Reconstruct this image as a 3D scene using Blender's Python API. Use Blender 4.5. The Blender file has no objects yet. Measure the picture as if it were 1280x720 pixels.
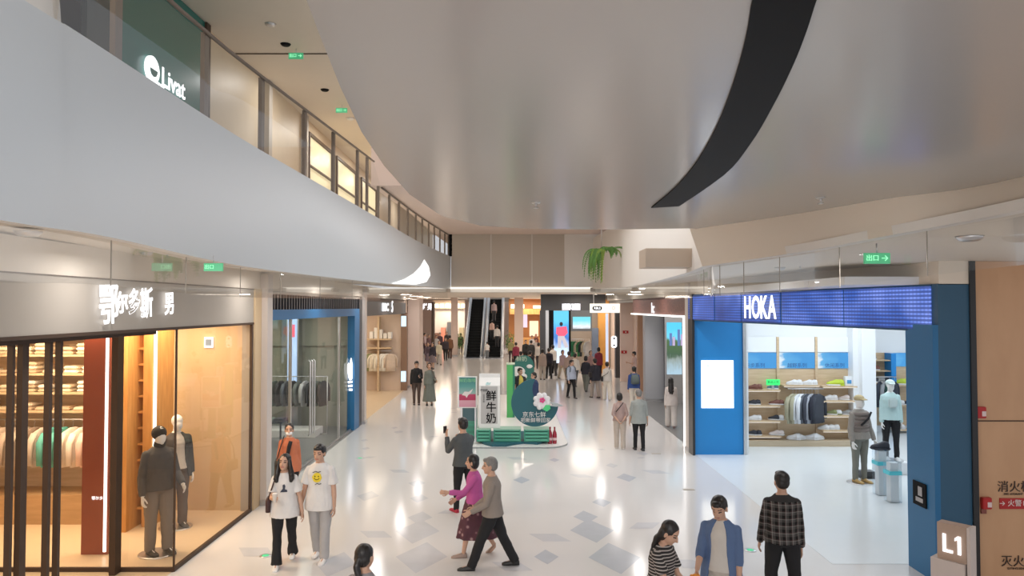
import bpy, bmesh, math, random
from mathutils import Vector, Matrix, noise
PI = math.pi
random.seed(7)
R_ = math.radians
SC = bpy.context.scene
COL = SC.collection

# ------------------------------------------------------------------ camera
CAMZ, FPX, PITCH = 3.85, 900.0, math.atan(24 / 900)
cam_data = bpy.data.cameras.new('camera')
cam_data.sensor_width = 36; cam_data.lens = 36 * FPX / 1280
cam_data.clip_start = 0.05; cam_data.clip_end = 300
cam = bpy.data.objects.new('camera', cam_data)
cam.location = (0, 0, CAMZ); cam.rotation_euler = (PI / 2 + PITCH, 0, 0)
COL.objects.link(cam); SC.camera = cam

# ------------------------------------------------------------------ world, exposure, large lights
world = bpy.data.worlds.new('world'); SC.world = world; world.use_nodes = True
_bg = world.node_tree.nodes['Background']
_bg.inputs[0].default_value = (0.93, 0.94, 1.0, 1); _bg.inputs[1].default_value = 0.55
SC.view_settings.view_transform = 'Standard'
SC.view_settings.look = 'None'
SC.view_settings.exposure = 0.35
SC.view_settings.gamma = 1.0
SC.view_settings.use_curve_mapping = False
SC.cycles.max_bounces = 8; SC.cycles.diffuse_bounces = 4; SC.cycles.glossy_bounces = 3
SC.cycles.transparent_max_bounces = 16; SC.cycles.transmission_bounces = 4
SC.cycles.sample_clamp_indirect = 4.0
SC.cycles.caustics_reflective = False; SC.cycles.caustics_refractive = False

def area(name, loc, size, power, color=(1, .93, .84), rot=(0, 0, 0), sy=None, spread=None):
    l = bpy.data.lights.new(name, 'AREA'); l.energy = power; l.color = color
    if sy: l.shape = 'RECTANGLE'; l.size = size; l.size_y = sy
    else: l.shape = 'DISK'; l.size = size
    if spread: l.spread = spread
    o = bpy.data.objects.new(name, l); o.location = loc; o.rotation_euler = rot
    COL.objects.link(o); return o

WARM = (1.0, .88, .76); NEUT = (1.0, .96, .935); COOL = (.86, .94, 1.0)
# corridor lights set in the first floor soffits and the upper ceilings, plus added fills
for yy in (3, 8, 13, 18, 23, 28, 33):
    area('soffit_light', (-4.3, yy, 4.44), .35, 16, NEUT)
    area('soffit_light', (4.05, yy, 4.44), .35, 16, NEUT)
for yy in (40, 46, 52, 58, 64):
    for xx in (-5.5, 0.5, 4.0):
        area('hall_light', (xx, yy, 4.55), 1.6, 62, WARM)
area('atrium_fill', (-2.6, -3.5, 8.6), 3.0, 420, NEUT, rot=(R_(48), 0, R_(-4)), sy=4)  # added out of view behind the camera to light the atrium
for yy in (2, 19, 24, 29, 34, 40):
    area('upper_downlight', (-5.4, yy, 9.86), .2, 40, NEUT)
area('escalator_hall_light', (.8, 20, 7.3), 4.5, 330, NEUT, sy=16)
area('hall_fill_light', (0, -6.5, 3.6), 7.0, 230, NEUT, rot=(R_(88), 0, 0), sy=3.5)  # unseen front fill, added to brighten the hall ahead

# ------------------------------------------------------------------ projection helpers
_cp, _sp = math.cos(PITCH), math.sin(PITCH)
def at(px, py, z=None, y=None, x=None):
    dx, dz = (px - 640) / FPX, (360 - py) / FPX
    d = Vector((dx, _cp - _sp * dz, _sp + _cp * dz))
    if z is not None: t = (z - CAMZ) / d.z
    elif y is not None: t = y / d.y
    else: t = x / d.x
    return Vector((0, 0, CAMZ)) + d * t
def XZ(px, py, y):
    p = at(px, py, y=y); return p.x, p.z

# ------------------------------------------------------------------ materials
MATS = {}
def mat(name, col, rough=.6, metal=0, emit=0, ecol=None, var=.05, scale=3.0, spec=.5, bump=0, coat=0):
    if name in MATS: return MATS[name]
    m = bpy.data.materials.new(name); m.use_nodes = True; nt = m.node_tree
    b = nt.nodes['Principled BSDF']
    b.inputs['Base Color'].default_value = (*col, 1)
    b.inputs['Roughness'].default_value = rough; b.inputs['Metallic'].default_value = metal
    b.inputs['Specular IOR Level'].default_value = spec
    if coat: b.inputs['Coat Weight'].default_value = coat; b.inputs['Coat Roughness'].default_value = .1
    if emit:
        b.inputs['Emission Color'].default_value = (*(ecol or col), 1)
        b.inputs['Emission Strength'].default_value = emit
    if var or bump:
        tc = nt.nodes.new('ShaderNodeTexCoord')
        n = nt.nodes.new('ShaderNodeTexNoise'); n.inputs['Scale'].default_value = scale
        n.inputs['Detail'].default_value = 4
        nt.links.new(tc.outputs['Object'], n.inputs['Vector'])
        if var:
            mx = nt.nodes.new('ShaderNodeMix'); mx.data_type = 'RGBA'
            mx.inputs[6].default_value = (*[max(0, c * (1 - var)) for c in col], 1)
            mx.inputs[7].default_value = (*[min(1, c * (1 + var)) for c in col], 1)
            nt.links.new(n.outputs['Fac'], mx.inputs[0]); nt.links.new(mx.outputs[2], b.inputs['Base Color'])
        if bump:
            bp = nt.nodes.new('ShaderNodeBump'); bp.inputs['Strength'].default_value = bump
            bp.inputs['Distance'].default_value = .02
            nt.links.new(n.outputs['Fac'], bp.inputs['Height']); nt.links.new(bp.outputs['Normal'], b.inputs['Normal'])
    MATS[name] = m; return m

def pattern_mat(name, fn, rough=.6):
    """fn(nt, b, tc) wires a procedural pattern"""
    if name in MATS: return MATS[name]
    m = bpy.data.materials.new(name); m.use_nodes = True; nt = m.node_tree
    b = nt.nodes['Principled BSDF']; b.inputs['Roughness'].default_value = rough
    tc = nt.nodes.new('ShaderNodeTexCoord'); fn(nt, b, tc)
    MATS[name] = m; return m

def ramp(nt, stops, interp='LINEAR'):
    r = nt.nodes.new('ShaderNodeValToRGB'); r.color_ramp.interpolation = interp
    el = r.color_ramp.elements
    while len(el) > 1: el.remove(el[0])
    el[0].position = stops[0][0]; el[0].color = (*stops[0][1], 1)
    for p, c in stops[1:]:
        e = el.new(p); e.color = (*c, 1)
    return r

def wood_mat(name, c1, c2, scale=1.0, rough=.45, axis=(1, 8, 8)):
    def fn(nt, b, tc):
        mp = nt.nodes.new('ShaderNodeMapping'); mp.inputs['Scale'].default_value = [a * scale for a in axis]
        n = nt.nodes.new('ShaderNodeTexNoise'); n.inputs['Scale'].default_value = 2; n.inputs['Detail'].default_value = 6
        nt.links.new(tc.outputs['Object'], mp.inputs[0]); nt.links.new(mp.outputs[0], n.inputs['Vector'])
        r = ramp(nt, [(.3, c1), (.7, c2)])
        nt.links.new(n.outputs['Fac'], r.inputs[0]); nt.links.new(r.outputs[0], b.inputs['Base Color'])
    return pattern_mat(name, fn, rough)

def brick_mat(name, c1, c2, mortar, scale=6, rough=.5):
    def fn(nt, b, tc):
        t = nt.nodes.new('ShaderNodeTexBrick'); t.inputs['Scale'].default_value = scale
        t.inputs['Color1'].default_value = (*c1, 1); t.inputs['Color2'].default_value = (*c2, 1)
        t.inputs['Mortar'].default_value = (*mortar, 1)
        s = nt.nodes.new('ShaderNodeSeparateXYZ'); c = nt.nodes.new('ShaderNodeCombineXYZ')
        a = nt.nodes.new('ShaderNodeMath'); a.operation = 'ADD'
        nt.links.new(tc.outputs['Object'], s.inputs[0])
        nt.links.new(s.outputs[0], a.inputs[0]); nt.links.new(s.outputs[1], a.inputs[1])
        nt.links.new(a.outputs[0], c.inputs[0]); nt.links.new(s.outputs[2], c.inputs[1])
        nt.links.new(c.outputs[0], t.inputs['Vector']); nt.links.new(t.outputs['Color'], b.inputs['Base Color'])
    return pattern_mat(name, fn, rough)

def glass_mat(name='clear_glass', tint=(.97, .98, .98), refl=.06, rough=.02, edge=.4):
    if name in MATS: return MATS[name]
    m = bpy.data.materials.new(name); m.use_nodes = True; nt = m.node_tree
    nt.nodes.remove(nt.nodes['Principled BSDF']); out = nt.nodes['Material Output']
    t = nt.nodes.new('ShaderNodeBsdfTransparent'); t.inputs[0].default_value = (*tint, 1)
    g = nt.nodes.new('ShaderNodeBsdfGlossy'); g.inputs['Roughness'].default_value = rough
    lw = nt.nodes.new('ShaderNodeLayerWeight'); lw.inputs[0].default_value = .25
    mm = nt.nodes.new('ShaderNodeMapRange'); mm.inputs['To Min'].default_value = refl; mm.inputs['To Max'].default_value = edge
    nt.links.new(lw.outputs['Fresnel'], mm.inputs[0])
    mx = nt.nodes.new('ShaderNodeMixShader'); nt.links.new(mm.outputs[0], mx.inputs[0])
    nt.links.new(t.outputs[0], mx.inputs[1]); nt.links.new(g.outputs[0], mx.inputs[2])
    nt.links.new(mx.outputs[0], out.inputs[0]); MATS[name] = m; return m

def emit_mat(name, col, s=1.0):
    return mat(name, (col[0] * .3, col[1] * .3, col[2] * .3), .4, emit=s, ecol=col, var=0)

# ------------------------------------------------------------------ mesh builder
class MB:
    def __init__(s): s.bm = bmesh.new(); s.mi = 0
    def _f(s, vs, smooth=False):
        try:
            f = s.bm.faces.new(vs); f.material_index = s.mi; f.smooth = smooth; return f
        except ValueError: return None
    def box(s, x0, x1, y0, y1, z0, z1, bev=0):
        v = [s.bm.verts.new((x, y, z)) for z in (z0, z1) for y in (y0, y1) for x in (x0, x1)]
        fs = [s._f([v[i] for i in q]) for q in ((0, 2, 3, 1), (4, 5, 7, 6), (0, 1, 5, 4), (2, 6, 7, 3), (1, 3, 7, 5), (0, 4, 6, 2))]
        if bev:
            es = list({e for f in fs for e in f.edges})
            bmesh.ops.bevel(s.bm, geom=es, offset=bev, segments=2, affect='EDGES')
        return s
    def obox(s, c, ax, ay, az, hx, hy, hz):
        """oriented box, centre c, unit axes, half sizes"""
        c = Vector(c); ax = Vector(ax).normalized(); ay = Vector(ay).normalized(); az = Vector(az).normalized()
        v = [s.bm.verts.new(c + ax * (hx * i) + ay * (hy * j) + az * (hz * k)) for k in (-1, 1) for j in (-1, 1) for i in (-1, 1)]
        for q in ((0, 2, 3, 1), (4, 5, 7, 6), (0, 1, 5, 4), (2, 6, 7, 3), (1, 3, 7, 5), (0, 4, 6, 2)): s._f([v[i] for i in q])
        return s
    def beam(s, a, b, w, h):
        a = Vector(a); b = Vector(b); d = (b - a); L = d.length; d.normalize()
        up = Vector((0, 0, 1)) if abs(d.z) < .95 else Vector((1, 0, 0))
        sx = d.cross(up).normalized(); uz = sx.cross(d).normalized()
        return s.obox((a + b) / 2, d, sx, uz, L / 2, w / 2, h / 2)
    def quad(s, a, b, c, d): s._f([s.bm.verts.new(p) for p in (a, b, c, d)]); return s
    def poly(s, pts): s._f([s.bm.verts.new(p) for p in pts]); return s
    def prism(s, pts, vec):
        vec = Vector(vec); a = [s.bm.verts.new(p) for p in pts]; b = [s.bm.verts.new(Vector(p) + vec) for p in pts]
        s._f(a[::-1]); s._f(b); n = len(a)
        for i in range(n): s._f([a[i], a[(i + 1) % n], b[(i + 1) % n], b[i]])
        return s
    def sheet(s, A, B, smooth=True):
        """ribbon between two polylines"""
        a = [s.bm.verts.new(p) for p in A]; b = [s.bm.verts.new(p) for p in B]
        for i in range(len(a) - 1): s._f([a[i], a[i + 1], b[i + 1], b[i]], smooth)
        return s
    def rings(s, R, cap=True, closed=False, smooth=True):
        n = len(R[0]); V = [[s.bm.verts.new(p) for p in r] for r in R]
        m = len(V); rng = range(m if closed else m - 1)
        for i in rng:
            for j in range(n):
                s._f([V[i][j], V[i][(j + 1) % n], V[(i + 1) % m][(j + 1) % n], V[(i + 1) % m][j]], smooth)
        if cap and not closed: s._f(V[0][::-1]); s._f(V[-1])
        return s
    def tube(s, pts, rad, n=10, cap=True, flat=1.0):
        pts = [Vector(p) for p in pts]; R = []
        rad = rad if isinstance(rad, (list, tuple)) else [rad] * len(pts)
        up = None
        for i, p in enumerate(pts):
            d = (pts[min(i + 1, len(pts) - 1)] - pts[max(i - 1, 0)]).normalized()
            if up is None:
                up = Vector((0, 0, 1)) if abs(d.z) < .9 else Vector((0, 1, 0))
            sx = d.cross(up)
            if sx.length < 1e-4: sx = d.cross(Vector((1, 0, 0)))
            sx.normalize(); uy = sx.cross(d).normalized(); up = uy
            R.append([p + (sx * math.cos(2 * PI * k / n) + uy * math.sin(2 * PI * k / n) * flat) * rad[i] for k in range(n)])
        return s.rings(R, cap)
    def lathe(s, prof, c=(0, 0, 0), n=20, cap=True):
        c = Vector(c)
        return s.rings([[c + Vector((r * math.cos(2 * PI * k / n), r * math.sin(2 * PI * k / n), z)) for k in range(n)] for r, z in prof], cap)
    def ball(s, c, rx, ry=None, rz=None, n=12, m=8, rot=None):
        ry = ry or rx; rz = rz or rx; c = Vector(c); R = []
        for i in range(m + 1):
            t = PI * (i / m); t = min(max(t, .05), PI - .05)
            ring = []
            for k in range(n):
                v = Vector((rx * math.sin(t) * math.cos(2 * PI * k / n), ry * math.sin(t) * math.sin(2 * PI * k / n), -rz * math.cos(t)))
                if rot is not None: v = rot @ v
                ring.append(c + v)
            R.append(ring)
        return s.rings(R)
    def text(s, txt, size, M, depth=.01, align='CENTER', ext_scale=(1, 1), offset=0):
        """text standing in local XY plane transformed by M"""
        cu = bpy.data.curves.new('t', 'FONT'); cu.body = txt; cu.size = size; cu.align_x = align; cu.align_y = 'CENTER'
        cu.extrude = depth / 2; cu.offset = offset; cu.resolution_u = 3
        o = bpy.data.objects.new('t', cu); COL.objects.link(o)
        dg = bpy.context.evaluated_depsgraph_get(); me = bpy.data.meshes.new_from_object(o.evaluated_get(dg))
        me.transform(M @ Matrix.Diagonal((ext_scale[0], ext_scale[1], 1, 1)))
        k = len(s.bm.faces); s.bm.from_mesh(me); s.bm.faces.ensure_lookup_table()
        for f in s.bm.faces[k:]: f.material_index = s.mi
        bpy.data.objects.remove(o); bpy.data.curves.remove(cu); bpy.data.meshes.remove(me)
        return s

WM = {}
def _world(o):
    return WM.get(o.name, Matrix.Identity(4))
def obj(name, mb, mats, parent=None, world=False, label=None, kind=None, cat=None, group=None, normals=True):
    """link the builder as one mesh object; world=True: coordinates are world ones"""
    me = bpy.data.meshes.new(name)
    if normals: bmesh.ops.recalc_face_normals(mb.bm, faces=mb.bm.faces[:])
    mb.bm.to_mesh(me); mb.bm.free()
    for m in (mats if isinstance(mats, (list, tuple)) else [mats]): me.materials.append(m)
    o = bpy.data.objects.new(name, me); COL.objects.link(o)
    if parent is not None:
        if world: me.transform(_world(parent).inverted())
        o.parent = parent; WM[o.name] = _world(parent).copy()
    elif cat or kind == 'stuff':
        # origin at the base of the thing
        zs = [v.co for v in me.vertices]
        if zs:
            c = Vector((sum((v.x for v in zs)) / len(zs), sum((v.y for v in zs)) / len(zs), min(v.z for v in zs)))
            me.transform(Matrix.Translation(-c)); o.location = c; WM[o.name] = Matrix.Translation(c)
    if label: o['label'] = label
    if kind: o['kind'] = kind
    if cat: o['category'] = cat
    if group: o['group'] = group
    return o
def thing(name, label, cat, loc=(0, 0, 0), rotz=0, group=None):
    o = bpy.data.objects.new(name, None); o.empty_display_size = .1; COL.objects.link(o)
    o.location = loc; o.rotation_euler = (0, 0, rotz); o['label'] = label; o['category'] = cat
    WM[o.name] = Matrix.Translation(Vector(loc)) @ Matrix.Rotation(rotz, 4, 'Z')
    if group: o['group'] = group
    return o
def struct(name, mb, mats, parent=None):
    o = obj(name, mb, mats, parent, world=True)
    o['kind'] = 'structure'; return o
def dup(root, loc, rotz=None, label=None, group=None, scale=None):
    r = root.copy(); COL.objects.link(r); r.location = loc
    if rotz is not None: r.rotation_euler = (0, 0, rotz)
    if scale: r.scale = (scale,) * 3 if not isinstance(scale, tuple) else scale
    if label: r['label'] = label
    if group: r['group'] = group
    for ch in list(root.children):
        c = ch.copy(); COL.objects.link(c); c.parent = r
        for g in ch.children:
            d = g.copy(); COL.objects.link(d); d.parent = c
    return r
def frame(o, ex, ey):
    """matrix with local x->ex, local y->ey at origin o"""
    ex = Vector(ex).normalized(); ey = Vector(ey).normalized(); ez = ex.cross(ey)
    M = Matrix.Identity(4)
    for i, v in enumerate((ex, ey, ez)): M.col[i][:3] = v
    M.col[3][:3] = Vector(o); return M
FACE_CAM = lambda p: frame(p, (1, 0, 0), (0, 0, 1))            # sign facing -Y
ON_LEFT = lambda p: frame(p, (0, 1, 0), (0, 0, 1))             # sign facing +X, reads along +Y
ON_RIGHT = lambda p: frame(p, (0, -1, 0), (0, 0, 1))           # sign facing -X, reads along -Y
# ================================================================== SETTING
M_floor = mat('polished_floor', (.70, .69, .68), .13, var=.03, scale=.6, spec=.55)
M_inlay = mat('floor_inlay_stone', (.50, .53, .58), .14, var=.08, scale=4, spec=.55)
M_inlay2 = mat('floor_inlay_pale', (.58, .59, .62), .14, var=.08, scale=4, spec=.55)
M_white = mat('warm_white_paint', (.80, .77, .73), .55, var=.015)
M_cream = mat('cream_paint', (.78, .70, .60), .6, var=.02)
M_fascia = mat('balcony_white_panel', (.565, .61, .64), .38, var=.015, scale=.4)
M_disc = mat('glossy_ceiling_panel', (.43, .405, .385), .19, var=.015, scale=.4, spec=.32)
M_peach = mat('peach_paint', (.82, .66, .58), .6, var=.02)
M_taupe = mat('taupe_metal_fascia', (.40, .36, .31), .45, var=.06, scale=1.2)
M_black = mat('matt_black', (.006, .006, .007), .6, var=0, spec=.12)
M_satblack = mat('satin_black_metal', (.02, .02, .022), .3, var=0)
M_brown = mat('dark_bronze_metal', (.065, .04, .027), .5, var=.05, spec=.25)
M_steel = mat('brushed_steel', (.62, .62, .63), .3, metal=.9, var=.05, scale=9)
M_blue = mat('blue_painted_panel', (.02, .15, .34), .4, var=.03)
M_dkblue = mat('deep_blue_metal', (.03, .10, .18), .4, var=.03)
M_glass = glass_mat()
M_glass_smoke = glass_mat('smoke_curtain_glass', (.95, .96, .96), .05)
M_glass_tan = glass_mat('warm_shop_glass', (.93, .90, .86), .05)
M_glow = emit_mat('white_light_strip', (1, .96, .93), 1.8)
M_warmglow = emit_mat('warm_light_strip', (1, .82, .6), 2.2)
M_sign = emit_mat('white_sign_light', (.97, .97, 1), 1.35)
M_green_emit = emit_mat('green_exit_light', (.35, .95, .55), .9)
M_tanwall = mat('tan_plaster', (.62, .46, .28), .55, var=.05, scale=1.5)
M_oak = wood_mat('pale_oak', (.55, .40, .25), (.66, .50, .33), 1)
M_orange_wood = wood_mat('orange_timber', (.55, .27, .08), (.70, .38, .13), 1, axis=(8, 8, 1))
M_woodpanel = wood_mat('warm_panel_laminate', (.58, .34, .19), (.64, .385, .22), .6, .38, axis=(3, 3, 1))

# ---- floor with its inlaid rhombus tiles
b = MB(); b.box(-18, 18, -8, 84, -.25, 0)
def rhomb(cx, cy, kind, s, mi=1):
    a = .44 * s * 1.73 * (1 if kind == 0 else .68)
    u = {0: (Vector((.5, .866, 0)), Vector((-.5, .866, 0))), 1: (Vector((1, 0, 0)), Vector((.5, .866, 0))),
         2: (Vector((1, 0, 0)), Vector((-.5, .866, 0)))}[kind]
    u, v = u[0] * a, u[1] * a; c = Vector((cx, cy, .0015 + .00004 * len(b.bm.faces)))
    b.mi = mi if kind == 0 else 2; b.poly([c - u / 2 - v / 2, c + u / 2 - v / 2, c + u / 2 + v / 2, c - u / 2 + v / 2])
for px, py, k, s, mi in [(522, 664, 0, 1, 2), (527, 696, 0, 1.05, 2), (740, 663, 0, 1, 1), (768, 697, 0, 1.05, 1), (687, 672, 2, .9, 1),
                     (683, 696, 0, .5, 1), (524, 623, 0, .5, 2), (521, 604, 0, .5, 2), (525, 647, 0, .6, 2), (732, 646, 0, .6, 1),
                     (752, 628, 0, .5, 1), (499, 589, 2, .7, 1), (646, 573, 2, .7, 1), (652, 600, 0, .5, 1), (727, 595, 2, .7, 1),
                     (783, 597, 0, .6, 1), (820, 590, 2, .8, 1), (806, 657, 1, .8, 1), (470, 668, 2, .8, 1), (420, 705, 0, .8, 2),
                     (320, 690, 2, .9, 2), (725, 571, 1, .5, 2), (765, 582, 0, .4, 2), (693, 575, 0, .35, 1), (460, 620, 0, .6, 2),
                     (640, 708, 2, .8, 2), (860, 705, 2, .8, 1), (560, 640, 1, .5, 2)]:
    p = at(px, py, z=0); rhomb(p.x, p.y, k, s, mi)
rr = random.Random(11)
for i in range(46):
    y = rr.uniform(18.5, 34); x = rr.uniform(-4.4, 4.5)
    if -1.9 < x < 1.8 and y < 31: continue
    rhomb(x, y, rr.choice((0, 0, 1, 2)), rr.choice((.3, .42)), 2)
for i in range(16):
    rhomb(rr.uniform(-3, 3), rr.uniform(3, 9), rr.choice((0, 1, 2)), rr.choice((.5, .9)), rr.choice((1, 2)))
struct('floor', b, [M_floor, M_inlay, M_inlay2])
# shop floors that differ
M_hokafloor = mat('white_shop_floor', (.74, .78, .80), .2, var=.02)
M_dkfloor = mat('grey_shop_floor', (.20, .20, .20), .28, var=.06)
M_tanfloor = mat('tan_shop_floor', (.66, .52, .36), .3, var=.04)
struct('floor', MB().box(4.8, 14, 10.9, 18.9, 0, .004).box(6.1, 14, 18.9, 24, 0, .004), M_hokafloor)
struct('floor', MB().box(4.88, 6.05, 19.6, 29.4, 0, .005).box(6.05, 10, 20.8, 29.4, 0, .005), M_dkfloor)
struct('floor', MB().box(-10, -4.93, 14.4, 23.4, 0, .004), M_dkfloor)
struct('floor', MB().box(-10, -4.95, 4, 14.1, 0, .004).box(-10, -5.0, 24.6, 33.5, 0, .004), M_tanfloor)

# ---- curves of the balcony edges
def interp(P, n=8):
    P = [Vector(p) for p in P]; out = []
    for i in range(len(P) - 1):
        p0 = P[max(i - 1, 0)]; p1 = P[i]; p2 = P[i + 1]; p3 = P[min(i + 2, len(P) - 1)]
        for k in range(n):
            t = k / n
            out.append(.5 * ((2 * p1) + (p2 - p0) * t + (2 * p0 - 5 * p1 + 4 * p2 - p3) * t * t + (3 * p1 - p0 - 3 * p2 + p3) * t ** 3))
    out.append(P[-1]); return out
LBOT = [(-3.7, -6, 4.5), (-3.76, 1, 4.5), at(0, 275, x=-3.82), at(140, 297, x=-3.9), at(300, 332, x=-4.02), at(420, 347.5, x=-3.9), at(500, 356, z=4.52), at(535, 358.5, z=4.62), (-3.08, 36, 4.77)]
LTOP = [(-4.1, -6, 6.4), (-4.1, 1, 6.4), at(30, 0, x=-4.1), at(100, 42, x=-4.12), at(250, 140, x=-4.12), at(330, 190, x=-4.1), at(460, 265, x=-3.92), at(525, 303, x=-3.62), (-3.08, 36.2, 6.4)]
LB, LT = interp(LBOT), interp(LTOP)
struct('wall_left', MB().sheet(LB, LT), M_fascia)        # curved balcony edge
struct('trim_1', MB().sheet(LB, [p + Vector((-.12, 0, 0)) for p in LB]).sheet([p + Vector((-.12, 0, 0)) for p in LB], [p + Vector((-.12, 0, .06)) for p in LB]), M_white)
# soffit between balcony edge and shop wall
struct('ceiling', MB().sheet([p + Vector((-.12, 0, .06)) for p in LB], [Vector((-5.3, p.y, p.z + .06)) for p in LB], False), M_cream)
# second floor walkway
struct('floor', MB().sheet(LT, [Vector((-9, p.y, 6.4)) for p in LT], False), M_floor)

RBOT = [(4.0, -6, 4.7), (4.2, 2, 4.7), at(1280, 262, z=4.69), at(1100, 296.5, z=4.60), at(1000, 315, z=4.52), at(878, 333, z=4.47)]
RTOP = [(3.9, -6, 5.02), (4.1, 2, 5.02), at(1280, 218, z=5.02), at(1100, 247.5, z=5.02), at(980, 268, z=5.02), at(862, 285.5, z=5.02)]
RB, RT = interp(RBOT), interp(RTOP)
struct('trim_2', MB().sheet(RB, RT), M_cream)            # splayed bulkhead beside the glossy ceiling
RB2P = [at(878, 333, z=4.5), at(850, 343.5, z=4.5), at(800, 356, z=4.52), at(775, 359.5, z=4.62), (4.0, 36, 4.77)]
RB2 = interp(RB2P)
struct('wall_right', MB().sheet(RB2, [Vector((p.x + .05, p.y, 7.3)) for p in RB2]), M_white)
RALL = RB + RB2[1:]
struct('ceiling', MB().sheet([p + Vector((0, 0, .01)) for p in RALL], [Vector((10, p.y, 4.51 if p.y < 20 else p.z + .01)) for p in RALL], False), M_cream)
struct('trim_3', MB().sheet([p + Vector((0, 0, -.0)) for p in RALL], [p + Vector((.14, 0, -.0)) for p in RALL], False).sheet(RALL, [p + Vector((0, 0, .1)) for p in RALL]), M_white)

# ---- glossy overhead ceiling (underside of the slab above the camera)
disc = [(-.6, -7), (-.65, 0)] + [tuple(at(px, py, z=5.0).xy) for px, py in [(383, 0), (402, 50), (426, 110), (452, 165), (480, 207), (512, 243), (552, 270), (600, 282), (660, 286), (760, 287), (860, 285.5)]] + [tuple(p.xy) for p in RT[::-1][1:]]
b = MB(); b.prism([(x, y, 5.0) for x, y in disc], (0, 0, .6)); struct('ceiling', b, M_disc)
# black curved slot in that ceiling
sl = [(975, -60), (958, -30), (941, 0), (932, 50), (915, 110), (893, 165), (868, 207), (842, 237), (814, 260)]
sr = [(849, 258), (905, 219), (938, 180), (965, 135), (990, 85), (1008, 40), (1021, 0), (1035, -30), (1050, -60)]
SL = interp([at(px, py, z=4.985) for px, py in sl], 4); SR = interp([at(px, py, z=4.985) for px, py in sr], 4)
b = MB(); b.prism([*SL, *SR], (0, 0, .012)); obj('curved_ceiling_slot', b, M_black, cat='ceiling slot', label='long black curved slot tapering across the glossy white ceiling')

# ---- peach upper ceiling, bridge wall beyond
struct('ceiling', MB().prism([at(502, 232, y=21.6).xyz, (10.5, 21.6, 7.5), (10.5, 44, 7.5), (-3.6, 44, 7.5), (-3.9, 36, 7.5), (-3.95, 28, 7.5), (-4.25, 21.6, 7.5)][::1], (0, 0, 1.2)), M_peach)
b = MB(); b.box(-3.05, 6.0, 36.0, 36.25, 4.85, 7.5); struct('wall_back', b, mat('beige_bridge_panel', (.56, .50, .43), .5, var=.02, scale=.5))
b = MB()
for x in (-1.05, 1.0, 2.9): b.box(x - .02, x + .02, 35.97, 36.0, 4.9, 7.5)
struct('trim_4', b, M_white)
struct('trim_5', MB().box(-3.1, 4.2, 35.9, 36.3, 4.77, 4.85), emit_mat('cove_line', (1, .93, .82), 1.0))
b = MB(); b.box(-3.1, 6.0, 36.25, 36.6, 4.6, 4.78); struct('trim_6', b, M_white)
struct('wall_back', MB().box(2.62, 6, 35.9, 36.0, 4.85, 7.5), M_white)
# bulkhead end block right
x0, z1 = XZ(806, 311, 13); x1, z0 = XZ(878, 334, 13)
struct('trim_7', MB().box(x0, x1, 12.9, 13.6, z0, z1), mat('beige_block', (.55, .45, .36), .55, var=.02))
struct('trim_8', MB().box(x1 - .005, x1 + .03, 12.85, 13.0, z0, z1 + .02), M_brown)
# hall ceiling past the bridge with the escalator opening
struct('ceiling', MB().box(-16, -4.3, 36.6, 84, 4.6, 4.8).box(-.2, 16, 36.6, 84, 4.6, 4.8).box(-4.3, -.2, 36.6, 56.5, 4.6, 4.8), M_cream)
struct('wall_back', MB().box(-4.3, -.2, 70, 70.2, 4.4, 9), M_taupe)

# ---- second floor: ceiling, rear wall, piers
struct('ceiling', MB().box(-10, -.2, -6, 60, 9.9, 10.05), mat('upper_ceiling_paint', (.70, .62, .52), .6, var=.02))
M_upwall = mat('upper_tan_wall', (.66, .54, .38), .45, var=.04)
struct('wall_left', MB().box(-8.8, -8.6, -6, 15.2, 6.3, 10), M_upwall)
struct('wall_left', MB().box(-6.8, -6.6, 15.2, 60, 6.3, 10), M_upwall)
struct('trim_9', MB().box(-6.6, -2.5, 17.0, 17.03, 9.88, 9.9), M_brown)
M_shoplight = emit_mat('lit_shop_interior', (1, .84, .52), .55)
for i, (y0, y1) in enumerate(((23.1, 26.0), (26.8, 30.0), (31.2, 34.5))):
    t = thing('upper_shop_window', ['lit shop window on upper floor, first from the dark green shop', 'lit shop window on upper floor, middle one of three', 'lit shop window on upper floor, farthest of three'][i], 'shop window', (-6.6, y0, 6.4))
    obj('glazing', MB().box(-6.6, -6.57, y0, y1, 6.42, 9.4), M_shoplight, t, world=True)
    b = MB(); b.box(-6.57, -6.5, y0 - .1, y0, 6.42, 9.5).box(-6.57, -6.5, y1, y1 + .1, 6.42, 9.5).box(-6.57, -6.5, y0, y1, 9.4, 9.5).box(-6.57, -6.5, y0, y1, 8.4, 8.46)
    obj('frame', b, M_brown, t, world=True)
    area('upper_shop_light', (-5.6, (y0 + y1) / 2, 9.7), .5, 22, (1, .82, .55))
struct('trim_10', MB().box(-6.6, -6.45, 19.0, 19.25, 6.4, 9.9).box(-6.6, -6.45, 22.4, 22.7, 6.4, 9.9), M_taupe)

# ---- shop walls on the left
struct('wall_left', MB().box(-5.25, -4.93, 4, 36, 4.19, 4.56), M_cream)
struct('wall_left', MB().box(-10.2, -9.9, 0, 36, 0, 4.5), M_tanwall)
struct('wall_left', MB().box(-10, -4.9, 13.75, 14.15, 0, 4.2), M_tanwall)        # party wall
struct('ceiling', MB().box(-10, -5.1, 3, 13.8, 3.75, 3.9), M_tanwall)
struct('ceiling', MB().box(-10, -5.1, 14.2, 36, 3.9, 4.0), M_white)
M_greywall = mat('grey_green_wall', (.44, .44, .36), .6, var=.03)
struct('wall_left', MB().box(-10, -5.0, 23.4, 24.4, 0, 4.2), M_greywall)
M_beigewall = mat('beige_shop_wall', (.66, .52, .42), .6, var=.03)
struct('wall_left', MB().box(-10, -5.0, 33.5, 34.4, 0, 4.6), M_beigewall)
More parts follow.
